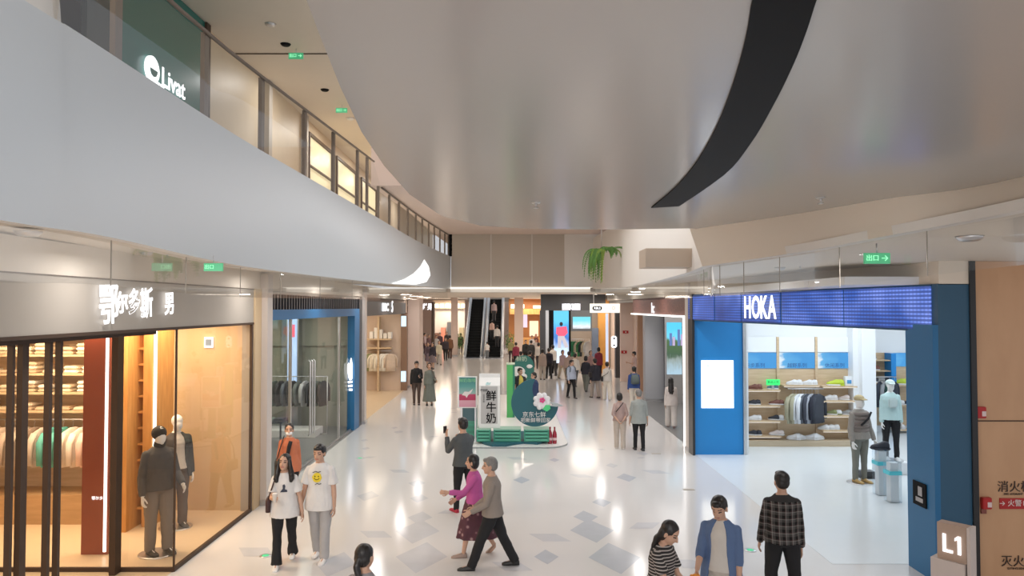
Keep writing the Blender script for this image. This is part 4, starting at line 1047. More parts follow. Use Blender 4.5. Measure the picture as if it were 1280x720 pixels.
PCOUNT = [0]
def person(px, d, H, head, label, P, top=None, bottom=None, hair='short', shoe=(.03, .03, .035), female=False, hairm=None,
           vox=None, group=None, sleeve='long', extras=(), z0=0.0, skinm=None, mask=False, seated=False, mannequin=False, name=None, cat=None, x=None):
    """top=(style, material, length) bottom=(style, material)"""
    PCOUNT[0] += 1; seed = PCOUNT[0]
    s = H / 1.70; X = (px - 640) / 900 * d if x is None else x
    vox = vox or (.0065 if d < 16 else (.009 if d < 34 else .014))
    far = d > 34
    hairm = hairm or HAIR; skinm = skinm or SKIN
    pelvis = Vector((0, 0, 0)); hw = .092 if not female else .095
    sw = .162 if not female else .142; bw = 1.0 if not female else .9
    # legs
    J = {}
    for key, sd in (('tl', 1), ('tr', -1)):
        a, k = P[key]; hip = Vector((sd * hw, 0, -.02)); dn = Vector((sd * P['spread'], -math.sin(a), -math.cos(a))).normalized()
        knee = hip + dn * .42; an = a - k; dn2 = Vector((0, -math.sin(an), -math.cos(an))); ank = knee + dn2 * .40
        J[key] = (hip, knee, ank, an)
    footdrop = min(min(J[k][2].z for k in ('tl', 'tr')) - .075, 99)
    base = -footdrop
    for key in ('tl', 'tr'):
        J[key] = tuple(v + Vector((0, 0, base)) if isinstance(v, Vector) else v for v in J[key])
    pelvis.z = base
    RL = Matrix.Rotation(P['lean'], 3, 'X')   # lean forward: +X rotation tips z toward -Y
    def T(x, y, z): return pelvis + RL @ Vector((x, y, z))
    cf = 1 if not female else .92
    secs = [(-.10, .10, .085), (-.06, .155, .115), (.0, .162 if not female else .172, .118), (.08, .150, .112), (.17, .132 * cf, .098), (.27, .148 * cf, .108), (.36, .162 * cf, .112), (.43, .150 * bw, .095), (.475, .115 * bw, .078), (.52, .065, .06)]
    sh_z = .425
    neck0 = T(0, .005, .49); neck1 = T(0, -.01, .562)
    Rh = RL @ Matrix.Rotation(P['hyaw'], 3, 'Z') @ Matrix.Rotation(P['hpitch'], 3, 'X') * 1.09
    hc = neck1 + Rh @ Vector((0, -.012, .085))
    # ---- body
    b = MB()
    b.rings([ell(T(0, 0, z), rx, ry, RL) for z, rx, ry in secs])
    b.tube([neck0, neck1 + Rh @ Vector((0, 0, .04))], [.060 * bw, .052 * bw], 14)
    b.ball(hc + Rh @ Vector((0, .012, .03)), .074, .092, .088, 16, 12, Rh)
    b.ball(hc + Rh @ Vector((0, -.02, -.025)), .060, .070, .085, 16, 12, Rh)
    b.ball(hc + Rh @ Vector((0, -.055, -.082)), .026, .026, .022, 10, 8, Rh)
    if not mannequin:
        b.tube([hc + Rh @ Vector((0, -.082, .015)), hc + Rh @ Vector((0, -.104, -.028)), hc + Rh @ Vector((0, -.086, -.036))], [.009, .014, .010], 8)
        for e in (-1, 1): b.ball(hc + Rh @ Vector((e * .075, .012, -.01)), .010, .02, .032, 8, 6, Rh)
    arms = {}
    for key, sd in (('al', 1), ('ar', -1)):
        f, ab, e, inn = P[key]
        shd = T(sd * sw, 0, sh_z - .02)
        d1 = RL @ Vector((sd * math.sin(ab), -math.sin(f) * math.cos(ab), -math.cos(f) * math.cos(ab)))
        elb = shd + d1 * .285
        d2 = (RL @ Vector((sd * (math.sin(ab) * .5 + inn), -math.sin(f + e), -math.cos(f + e)))).normalized()
        wr = elb + d2 * .25; arms[key] = (shd, elb, wr, d2, sd)
        b.ball(shd, .052 * bw, .052, .052, 12, 8); b.tube([T(sd * .10, 0, sh_z + .01), shd, shd + d1 * .14, elb], [.045, .050 * bw, .045 * bw, .037 * bw], 12)
        b.ball(elb, .037 * bw); b.tube([elb, elb + d2 * .09, wr], [.037 * bw, .038 * bw, .025], 12)
        # hand
        n = Vector((-sd, 0, 0)); n = (n - d2 * n.dot(d2))
        if n.length < .3: n = Vector((0, -1, 0)) - d2 * d2.dot(Vector((0, -1, 0)))
        n.normalize(); sd_ax = d2.cross(n).normalized()
        if sd_ax.dot(Vector((0, -1, 0))) < 0 and abs(sd_ax.y) > .3: sd_ax = -sd_ax
        if not far or True:
            R = []
            for t_, w, th in ((-.01, .024, .019), (.02, .030, .016), (.05, .039, .015), (.085, .040, .013), (.095, .034, .010)):
                R.append([wr + d2 * t_ + sd_ax * (w * math.cos(2 * PI * q / 12)) + n * (th * math.sin(2 * PI * q / 12)) for q in range(12)])
            b.rings(R)
            fr = .0085 if not far else .0105
            curl = P.get('curl', .35)
            for q, L in enumerate((.070, .078, .072, .056)):
                o = wr + d2 * .085 + sd_ax * (.030 - q * .020); dd = d2.copy(); pts = [o - d2 * .02, o]; ang = 0
                for seg in (.42, .33, .25):
                    ang += curl; pts.append(pts[-1] + (d2 * math.cos(ang) + n * math.sin(ang) + sd_ax * (.05 * (1.5 - q))).normalized() * L * seg * 1.0)
                b.tube(pts, [fr, fr, fr, fr * .95, fr * .8], 8)
            o = wr + d2 * .025 + sd_ax * .026
            b.tube([o, o + (d2 * .6 + sd_ax * .7 + n * .25).normalized() * .035, o + (d2 * .8 + sd_ax * .6 + n * .35).normalized() * .065, o + (d2 * .95 + sd_ax * .4 + n * .5).normalized() * .088], [.013, .012, .010, .0085], 8)
    for key in ('tl', 'tr'):
        hip, knee, ank, an = J[key]
        b.tube([hip + Vector((0, 0, .04)), hip.lerp(knee, .3), hip.lerp(knee, .7), knee], [.088, .082, .064, .052], 14)
        b.ball(knee, .052); b.tube([knee, knee.lerp(ank, .3), knee.lerp(ank, .7), ank], [.050, .054, .040, .034], 12)
        fd = Vector((0, -math.cos(max(-.9, min(.9, -an * .6 if ank.z > .12 else 0))), -math.sin(max(0, -an * .6)) if ank.z > .12 else 0)).normalized()
        if ank.z > .12: fd = Vector((0, -math.cos(.7), -math.sin(.7)))
        b.tube([ank + Vector((0, 0, .02)), ank + Vector((0, .0, -.03)), ank + fd * .06 + Vector((0, 0, -.045)), ank + fd * .15 + Vector((0, 0, -.055))], [.034, .036, .036, .022], 10)
        J[key] = (hip, knee, ank, fd)
    root = thing(name or 'person', label, cat or 'person', (X, d, z0), R_(head), group); root.scale = (s, s, s)
    me = remesh(b, vox, 1, 'body')
    ob = put('body', me, [skinm, LIPS, EYES, hairm], root)
    if not mannequin:
        Ri = Rh.inverted()
        for p in me.polygons:
            q = Ri @ (p.center - hc)
            if q.y < -.045 and abs(q.x) < .1 and abs(q.z) < .14:
                if abs(q.x) < .024 and -.058 < q.z < -.044: p.material_index = 1
                elif .018 < abs(q.x) < .046 and .004 < q.z < .017: p.material_index = 2
                elif .014 < abs(q.x) < .052 and .031 < q.z < .040: p.material_index = 3
    # ---- trousers / skirt
    def leglofts(b, r0, rk, ra, stop=1.0, flare=None):
        for key in ('tl', 'tr'):
            hip, knee, ank, fd = J[key]; hem = ank + Vector((0, 0, -.03)) if stop >= 1 else knee.lerp(ank, stop)
            b.tube([hip + Vector((0, 0, .05)), hip.lerp(knee, .35), knee, knee.lerp(hem, .5), hem], [r0 * 1.05, r0, rk, (rk + ra) / 2 if not flare else rk * .95, ra], 16)
    if bottom:
        st, bm_ = bottom[:2]; b = MB()
        wz = .11
        if st in ('trousers', 'slim', 'wide', 'flare', 'shorts'):
            b.rings([ell(T(0, 0, z), rx, ry, RL) for z, rx, ry in ((-.11, .105, .10), (-.06, .172, .13), (0, .178 if not female else .184, .134), (.06, .164, .124), (wz, .152, .116))])
            r = dict(trousers=(.103, .078, .068), slim=(.096, .064, .050), wide=(.112, .10, .098), flare=(.098, .068, .088), shorts=(.105, .09, .09))[st]
            leglofts(b, *r, stop=1.0 if st != 'shorts' else .1, flare=st == 'flare')
        else:
            kz = .16 if st == 'long_skirt' else (.42 if st == 'skirt' else .30)
            kk = (J['tl'][2] + J['tr'][2]) / 2; fy = abs(J['tl'][2].y - J['tr'][2].y)
            hemc = Vector((0, kk.y * .8, kz)); hx_, hy_ = (.27 if st == 'long_skirt' else .23), .20 + fy * .32
            R = []
            for i in range(9):
                t_ = i / 8; c = T(0, 0, wz).lerp(hemc, t_); rx = .15 + (hx_ - .15) * t_ ** .8; ry = .116 + (hy_ - .116) * t_ ** .8
                if i == 1: rx = max(rx, .17)
                if i == 2: rx = max(rx, .187); ry = max(ry, .135)
                R.append([c + Vector(((rx + .012 * t_ * math.cos(9 * a)) * math.cos(a), (ry + .014 * t_ * math.cos(9 * a)) * math.sin(a), 0)) for a in [2 * PI * q / 40 for q in range(40)]])
            b.rings(R)
        me = remesh(b, max(vox, .009), 2, 'trousers'); wrinkle(me, .007, 13, seed)
        put('skirt' if 'skirt' in st or st == 'dress' else 'trousers', me, bm_, root)
    # ---- top
    if top:
        st, tm_, ln = top[:3]
        gz = {'short': .0, 'hip': -.06, 'long': -.16, 'coat': -.38, 'crop': .06}[ln]
        def torso_secs(mrg, z_hem):
            L = [(.512, .072 * bw + mrg * .3, .064 + mrg * .4), (.475, .118 * bw + mrg * .4, .080 + mrg * .6), (.425, .158 * bw + mrg * .6, .100 + mrg), (.36, .170 * cf + mrg, .118 + mrg), (.27, .160 * cf + mrg, .116 + mrg), (.17, .152 * cf + mrg * 1.2, .112 + mrg), (.08, .166 + mrg * 1.1, .124 + mrg), (.0, .188 + mrg, .138 + mrg), (-.08, .200 + mrg, .148 + mrg), (-.38, .215 + mrg, .17 + mrg)]
            out = [q for q in L if q[0] > z_hem + .02]; a = out[-1]; nx = [q for q in L if q[0] <= z_hem + .02][:1]
            n2 = nx[0] if nx else a; t_ = (a[0] - z_hem) / max(a[0] - n2[0], .001) if n2 is not a else 0
            out.append((z_hem, a[1] + (n2[1] - a[1]) * t_ + .004, a[2] + (n2[2] - a[2]) * t_ + .004)); return out
        mrg = {'tee': .022, 'sweater': .02, 'jacket': .027, 'open': .026, 'shirt': .024, 'tank': .012}[st]
        def torso(b, mrg, z_hem, arc=None):
            if not arc:
                b.rings([ell(T(0, 0, z), rx, ry, RL, 24) for z, rx, ry in torso_secs(mrg, z_hem)])
            else:   # open front: C-shaped shell with thickness
                R = []
                for i, (z, rx, ry) in enumerate(torso_secs(mrg, z_hem)):
                    g = arc * (1 + .35 * i / 8); o_ = ell(T(0, 0, z), rx, ry, RL, 22, -PI / 2 + g, 1.5 * PI - g)
                    i_ = ell(T(0, 0, z), rx - .018, ry - .018, RL, 22, -PI / 2 + g, 1.5 * PI - g)
                    R.append(o_ + i_[::-1])
                b.rings(R)
        def sleeves(b, mrg, kind):
            for key in ('al', 'ar'):
                shd, elb, wr, d2, sd = arms[key]; m = mrg * .55
                b.ball(shd, .050 * bw + m, .050 + m, .050 + m, 14, 10)
                if kind == 'short': b.tube([T(sd * .11, 0, sh_z), shd, shd.lerp(elb, .72)], [.045 + m, .051 * bw + m, .056 * bw + m * 2.2], 16)
                elif kind == 'none': pass
                else:
                    e_ = wr - d2 * .005 if kind == 'long' else elb.lerp(wr, .35)
                    b.tube([T(sd * .11, 0, sh_z), shd, shd.lerp(elb, .5), elb], [.045 + m, .051 * bw + m, .048 * bw + m, .042 * bw + m], 16); b.ball(elb, .042 * bw + m)
                    b.tube([elb, elb.lerp(e_, .5), e_], [.042 * bw + m, .041 * bw + m * .9, .032 + m * .7], 14)
        if st == 'open':
            b = MB(); torso(b, .014, -.03); me = remesh(b, max(vox, .008), 2, 'shirt'); wrinkle(me, .005, 12, seed)
            put('shirt', me, top[3], root)
            b = MB(); torso(b, mrg, gz, arc=.42); sleeves(b, mrg, sleeve); me = remesh(b, vox, 2, 'jacket'); wrinkle(me, .006, 13, seed + 3); put('jacket', me, tm_, root)
        else:
            b = MB(); torso(b, mrg, gz); sleeves(b, mrg, sleeve); me = remesh(b, max(vox, .008), 2, 'shirt'); wrinkle(me, .007, 12, seed)
            put({'tee': 't_shirt', 'sweater': 'sweater', 'jacket': 'jacket', 'shirt': 'shirt', 'tank': 'vest'}[st], me, tm_, root)
            if False:
                b = MB(); b.rings([ell(T(0, -.005, z), rx, ry, RL, 20) for z, rx, ry in ((.465, .10 * bw, .083), (.505, .078 * bw, .072), (.53, .068 * bw, .066), (.505, .062 * bw, .060))], cap=False)
                me = remesh(b, .009, 1, 'collar') if False else None
                o = obj('collar', b, tm_, root)
    # ---- hair
    hcap = lambda b, gx=1.0: b.ball(hc + Rh @ Vector((0, .024, .040)), .083 * gx, .095, .088, 18, 12, Rh)
    if hair:
        b = MB(); hcap(b)
        if hair == 'short':
            b.ball(hc + Rh @ Vector((0, .045, .0)), .078, .072, .075, 14, 10, Rh)
            b.ball(hc + Rh @ Vector((0, -.045, .085)), .055, .04, .030, 12, 8, Rh)
        elif hair == 'bob':
            b.ball(hc + Rh @ Vector((0, .04, -.01)), .088, .075, .10, 14, 10, Rh)
        elif hair in ('long', 'longfront'):
            b.ball(hc + Rh @ Vector((0, .045, -.02)), .088, .065, .10, 14, 10, Rh)
            pts = [hc + Rh @ Vector((0, .05, 0)), hc + Rh @ Vector((0, .075, -.1)), T(0, .095, .42), T(0, .115, .32), T(0, .12, .22)]
            R = []
            for p_, w, th in zip(pts, (.085, .090, .10, .095, .06), (.05, .05, .04, .035, .02)):
                R.append([p_ + Vector((w * math.cos(2 * PI * q / 16), th * math.sin(2 * PI * q / 16), 0)) for q in range(16)])
            b.rings(R)
            if hair == 'longfront':
                for e in (-1, 1): b.tube([hc + Rh @ Vector((e * .074, -.01, .05)), hc + Rh @ Vector((e * .088, -.02, -.04)), T(e * .105, -.05, .49), T(e * .115, -.10, .43), T(e * .10, -.125, .38)], [.024, .036, .046, .042, .02], 10)
        elif hair == 'bun':
            b.ball(hc + Rh @ Vector((0, .045, .0)), .078, .068, .075, 14, 10, Rh)
            b.ball(hc + Rh @ Vector((0, .115, .02)), .045, .042, .045, 12, 8, Rh)
        elif hair == 'pony':
            b.ball(hc + Rh @ Vector((0, .045, .0)), .082, .070, .085, 14, 10, Rh)
            b.tube([hc + Rh @ Vector((0, .10, .0)), hc + Rh @ Vector((0, .13, -.05)), T(0, .12, .50), T(0, .11, .40)], [.03, .036, .034, .012], 10)
        me = remesh(b, max(vox, .008), 1, 'hair'); wrinkle(me, .004, 30, seed); put('hair', me, hairm, root)
    # ---- shoes
    if shoe:
        sm = mat('shoe_%d_%d_%d' % tuple(int(c * 99) for c in shoe), shoe, .5)
        for key in ('tl', 'tr'):
            hip, knee, ank, fd = J[key]; upv = Vector((0, 0, 1)) if abs(fd.z) < .3 else Vector((0, -fd.z, -fd.y)) * -1
            if upv.z < 0: upv = -upv
            b = MB(); R = []
            o = ank + (Vector((0, .03, -.075)) if ank.z < .12 else -upv * .075 - fd * .03)
            for t_, w, h in ((-.03, .026, .045), (-.015, .036, .075), (.04, .039, .085), (.09, .040, .065), (.15, .045, .048), (.20, .042, .038), (.235, .025, .022)):
                c = o + fd * t_
                R.append([c + Vector((w * x_, 0, 0)) + upv * (h * y_) for x_, y_ in ((-1, 0), (-1.03, .35), (-.85, .8), (-.4, 1), (.4, 1), (.85, .8), (1.03, .35), (1, 0))])
            b.rings(R); obj('shoe', b, sm, root)
    if mask:
        b = MB(); b.ball(hc + Rh @ Vector((0, -.045, -.045)), .058, .052, .045, 14, 10, Rh); obj('face_mask', b, mat('mask_white', (.85, .86, .88), .8), root)
    A = dict(T=T, arms=arms, J=J, hc=hc, Rh=Rh, root=root, RL=RL, s=s)
    for e in extras: e(A)
    return root, A

# ---- things worn or carried
def backpack(col=(.05, .07, .07)):
    def f(A):
        b = MB(); T = A['T']; R = []
        for z, w, y0, y1 in ((.10, .10, .13, .20), (.12, .15, .12, .27), (.25, .155, .12, .29), (.38, .145, .115, .25), (.46, .11, .10, .19), (.48, .06, .11, .15)):
            R.append([T(w * x_, (y0 + y1) / 2 + (y1 - y0) / 2 * y_, z) for x_, y_ in ((-1, -.9), (-1, .6), (-.7, 1), (.7, 1), (1, .6), (1, -.9))])
        b.rings(R); m = mat('pack_%d_%d' % (col[0] * 99, col[2] * 99), col, .7)
        o = obj('backpack', b, m, A['root'])
        for e in (-1, 1):
            b = MB(); b.tube([T(e * .10, .12, .44), T(e * .115, .02, .53), T(e * .12, -.12, .44), T(e * .14, -.13, .28), T(e * .15, .1, .16)], [.018] * 5, 8, flat=.4); obj('strap', b, m, o)
    return f
def shoulder_bag(col=(.02, .02, .02), side=1, z=.0, cross=False, w=.13):
    def f(A):
        T = A['T']; b = MB(); m = mat('bag_%d_%d_%d' % tuple(int(c * 99) for c in col), col, .5)
        c = T(side * .235, .02, z); R = []
        for dz, k in ((-.11, .8), (-.10, 1), (.06, 1), (.10, .85)):
            R.append([c + Vector((x_ * .035 * k, y_ * w * k, dz)) for x_, y_ in ((-1, -.8), (-1, .8), (-.5, 1), (.5, 1), (1, .8), (1, -.8), (.5, -1), (-.5, -1))])
        b.rings(R); o = obj('handbag', b, m, A['root'])
        e = -side if cross else side
        b = MB(); b.tube([c + Vector((0, -.08, .09)), T(side * .17 if not cross else 0, -.155, .3), T(e * .10, -.07, .53), T(e * .10, .07, .53), T(side * .17 if not cross else 0, .15, .3), c + Vector((0, .08, .09))], .011, 8); obj('strap', b, m, o)
    return f
def held(maker, key='al', dz=0):
    def f(A):
        shd, elb, wr, d2, sd = A['arms'][key]; maker(A, wr + d2 * .09, d2)
    return f
def phone_(A, p, d): b = MB(); b.box(p.x - .02, p.x + .05, p.y - .03, p.y - .02, p.z - .03, p.z + .10, .003); obj('phone', b, M_satblack, A['root'])
def cup_(A, p, d): obj('cup', MB().lathe([(.028, -.05), (.036, .06), (.038, .062), (.03, .075)], p + Vector((0, -.02, .02)), 14), M_white, A['root'])
def snack_(A, p, d):
    m = mat('orange_snack', (.75, .28, .04), .6, var=.2, scale=30); b = MB()
    for q in range(7): b.ball(p + Vector((.03 * math.sin(q * 2.1), -.035 + .02 * math.cos(q * 1.7), .02 * math.sin(q * 3.3))), .026, n=8, m=6)
    obj('orange_toy', b, m, A['root'])
def print_disc(z, r, col, features=None, y=-.15):
    """print on the chest, follows the cloth"""
    def f(A):
        T = A['T']; m = mat('print_%d_%d_%d' % tuple(int(c * 99) for c in col), col, .7); b = MB()
        ring = [T(r * math.cos(2 * PI * k / 28) * (1 + .06 * math.sin(5 * k)), y, z + r * math.sin(2 * PI * k / 28)) for k in range(28)]
        b.prism(ring, (0, .03, 0)); o = obj('shirt_print', b, m, A['root'])
        if features: features(A, o)
    return f
def smile(A, o):
    T = A['T']; b = MB()
    for e in (-1, 1): b.ball(T(e * .026, -.154, .345), .008, .004, .012, 8, 6)
    b.tube([T(-.04 + .08 * k / 8, -.154, .318 - .022 * math.sin(PI * k / 8)) for k in range(9)], .0045, 6)
    obj('smile', b, M_black, o)
    b = MB()
    for t_, x_, z_, w_ in ((0, 0, .41, .06), (0, .02, .235, .045)):
        b.tube([T(x_ - w_, -.15, z_ - .012), T(x_ - w_ / 3, -.152, z_ + .008), T(x_ + w_ / 3, -.152, z_ - .004), T(x_ + w_, -.15, z_ + .006)], .006, 6)
    obj('lettering', b, mat('print_ink', (.08, .08, .08), .7), o)
def dark_print(A):
    T = A['T']; b = MB()
    b.prism([T(x_, -.148, z_) for x_, z_ in ((-.05, .24), (.055, .24), (.05, .27), (.02, .28), (.028, .33), (.012, .36), (-.012, .345), (-.01, .29), (-.03, .265))], (0, .03, 0)); obj('shirt_print', b, mat('print_navy', (.04, .05, .08), .7), A['root'])

W_ = C('white', (.72, .71, .70)); BK = C('black', (.012, .012, .014)); GR = C('light_grey', (.42, .41, .41)); KH = C('khaki', (.48, .42, .33))
# ---------------- foreground
person(358, 10.9, 1.66, 10, 'woman in white T-shirt with dark print and black flared trousers, walking beside the smiley-shirt man', pose('walk2', tl=(-.22, .25), tr=(.2, .05), ar=(.45, .12, 1.35, -.35), al=(.0, .28, .1, .05), hyaw=-.25, hpitch=-.12),
       ('tee', W_, 'long'), ('flare', BK), 'longfront', (.8, .8, .8), True, sleeve='short', extras=(dark_print, held(cup_, 'ar'), shoulder_bag((.05, .02, .02), -1, .02)))
person(402, 11.1, 1.76, -4, 'young man in white T-shirt with yellow smiley print and grey trousers', pose('step', tl=(.1, .02), tr=(-.12, .2), al=(.02, .16, .15, 0), ar=(.05, .24, .12, .05), hpitch=.12, hyaw=-.1),
       ('tee', W_, 'long'), ('trousers', GR), 'short', (.8, .78, .76), sleeve='short', extras=(print_disc(.325, .068, (.80, .62, .04), smile, -.152),))
person(363, 13.9, 1.63, 14, 'woman in orange coat, black scarf and white face mask behind the two white T-shirts', pose('step', ar=(.1, .15, .4, -.1)),
       ('jacket', C('rust_orange', (.50, .16, .08)), 'long'), ('trousers', BK), 'bun', (.03, .03, .03), True, mask=True, extras=(shoulder_bag((.02, .015, .015), -1, -.03, w=.17), lambda A: obj('scarf', MB().tube([A['T'](.04, -.15, .46), A['T'](.01, -.165, .36), A['T'](-.02, -.165, .2), A['T'](-.03, -.165, .1)], [.035, .04, .035, .03], 10, flat=.5), BK, A['root'])))
person(457, 6.9, 1.60, 165, 'dark-haired person with tied-back hair seen from behind at bottom edge', pose('stand', hyaw=-.2),
       ('sweater', C('dusk', (.25, .24, .25)), 'hip'), ('trousers', BK), 'pony', female=True)
person(580, 13.6, 1.78, -145, 'tall man in dark grey pullover and red shoes, hand raised to his face', pose('walk', al=(.75, .15, 2.1, -.15), ar=(.5, .1, 1.9, -.25), tl=(.18, .1), tr=(-.2, .3)),
       ('sweater', C('dark_slate', (.075, .085, .09)), 'hip'), ('slim', BK), 'short', (.42, .02, .05), extras=(held(phone_, 'al'),))
person(594, 11.3, 1.58, -82, 'woman in magenta top and long dark floral skirt pointing ahead', pose('walk', al=(.75, .1, .95, .05), ar=(.3, .15, .75, -.05), tl=(.30, .12), tr=(-.3, .25), hyaw=-.3),
       ('sweater', C('magenta', (.50, .10, .32)), 'short'), ('dress', M_floral), 'bob', (.35, .26, .22), True)
person(616, 10.75, 1.69, -88, 'grey-haired man in taupe pullover and black trousers, striding left', pose('walk', tl=(.42, .05), tr=(-.36, .15), al=(.35, .1, .75, -.15), ar=(.25, .1, .7, 0), lean=.03, hpitch=.05),
       ('sweater', C('taupe', (.27, .23, .20)), 'hip'), ('trousers', BK), 'short', (.02, .02, .02), hairm=HAIRG)
person(823, 7.75, 1.62, 50, 'long-haired woman in black and white striped top looking down', pose('step', hpitch=.45, hyaw=.1, al=(.35, .2, .5, .0), ar=(.6, .2, .7, -.05), lean=.1),
       ('tee', M_stripe, 'hip'), ('trousers', C('navy', (.03, .035, .06))), 'long', female=True, sleeve='short')
person(899, 8.25, 1.74, -28, 'man in open denim shirt over white T-shirt holding an orange toy', pose('step', hpitch=.42, hyaw=-.1, ar=(.35, .14, .75, -.12), al=(.1, .12, .2, 0)),
       ('open', C('denim_blue', (.10, .16, .30)), 'long', C('off_white', (.62, .58, .53))), ('trousers', C('light_khaki', (.55, .50, .44))), 'short', sleeve='threequarter', extras=(held(snack_, 'ar'),))
person(975, 9.2, 1.77, 172, 'man in black and grey plaid shirt seen from behind', pose('stand', tl=(.02, .02), tr=(-.02, .02), spread=.10, hyaw=.15, al=(.1, .2, .25, 0), ar=(-.05, .14, .15, 0)),
       ('shirt', M_plaid, 'hip'), ('trousers', BK), 'short')
# ---------------- middle distance
person(521, 28.6, 1.72, 10, 'man in black jacket and brown trousers standing left, looking at a phone', pose('phone', hpitch=.2), ('jacket', BK, 'hip'), ('slim', C('umber', (.10, .07, .06))), 'short', extras=(held(phone_, 'al'),))
person(537, 28.4, 1.66, 8, 'woman in long grey-green dress beside the man in black jacket', pose('stand', al=(.2, .2, 1.2, .2)), ('sweater', C('grey_green', (.16, .18, .16)), 'hip'), ('long_skirt', C('grey_green', (.16, .18, .16))), 'bob', female=True, extras=(shoulder_bag((.12, .08, .06), 1, .1),))
person(774, 19.7, 1.52, 178, 'short woman in pinkish top with hands held behind her back', pose('back', tl=(.06, .03), tr=(-.08, .06)), ('shirt', C('dusty_pink', (.42, .30, .27)), 'hip'), ('trousers', C('beige', (.55, .47, .40))), 'bob', (.6, .55, .5), True, sleeve='threequarter', extras=(lambda A: obj('bag_strap', MB().tube([A['T'](-.10, .10, .50), A['T'](.0, .145, .38), A['T'](.13, .14, .22)], .012, 8), BK, A['root']),))
person(798, 19.5, 1.64, 182, 'grey-haired man in grey-green shirt and black trousers seen from behind', pose('step', al=(.05, .2, .2, 0), ar=(0, .2, .2, 0), tl=(.1, .02), tr=(-.08, .1)), ('tee', C('sage_grey', (.33, .35, .33)), 'long'), ('slim', BK), 'short', hairm=HAIRG, sleeve='threequarter')
person(838, 23.2, 1.60, 170, 'long-haired woman in white at the brick-framed shop', pose('step'), ('shirt', C('pale_pinkish', (.62, .56, .53)), 'long'), ('wide', C('pale_cream', (.62, .58, .55))), 'long', (.3, .2, .2), True)
person(714, 30.6, 1.63, 25, 'man with dark backpack and light blue shirt right of the kiosk', pose('step', hyaw=.5), ('shirt', C('light_blue', (.42, .47, .58)), 'hip'), ('slim', BK), 'short', extras=(backpack(),))
person(732, 33, 1.68, 160, 'person in black top and grey-green trousers mid-stride in the crowd', pose('walk', al=(.3, .3, .9, .1), ar=(.3, .3, .9, .1)), ('sweater', C('ink', (.02, .02, .03)), 'hip'), ('trousers', C('grey_olive', (.15, .16, .14))), 'bob', female=True)
person(743.5, 30.7, 1.68, -160, 'person in black over tan trousers, beside the woman with white top and black bag', pose('step'), ('jacket', C('ink', (.02, .02, .03)), 'long'), ('trousers', C('tan_grey', (.35, .29, .25))), 'short', (.05, .04, .04), extras=(shoulder_bag((.02, .02, .02), 1, .1),))
person(758.5, 29.9, 1.60, 185, 'woman in cream top and trousers with small black bag, seen from behind', pose('step'), ('shirt', C('cream', (.58, .54, .50)), 'hip'), ('wide', C('ivory', (.68, .62, .54))), 'bun', (.7, .7, .7), True, extras=(shoulder_bag((.02, .02, .02), 1, .05, True),))
person(792, 27.2, 1.62, 185, 'person in dark blue jacket with backpack near the brown wall panel', pose('stand'), ('jacket', C('royal_blue', (.03, .07, .24)), 'hip'), ('trousers', C('ivory', (.68, .62, .54))), 'short', extras=(backpack((.10, .13, .13)),))
person(792.5, 36.3, 1.62, -100, 'person in pale pink top at the fire boxes of the far peach wall', pose('phone'), ('tee', C('pale_pink', (.62, .42, .36)), 'hip'), ('trousers', BK), 'short', sleeve='short')
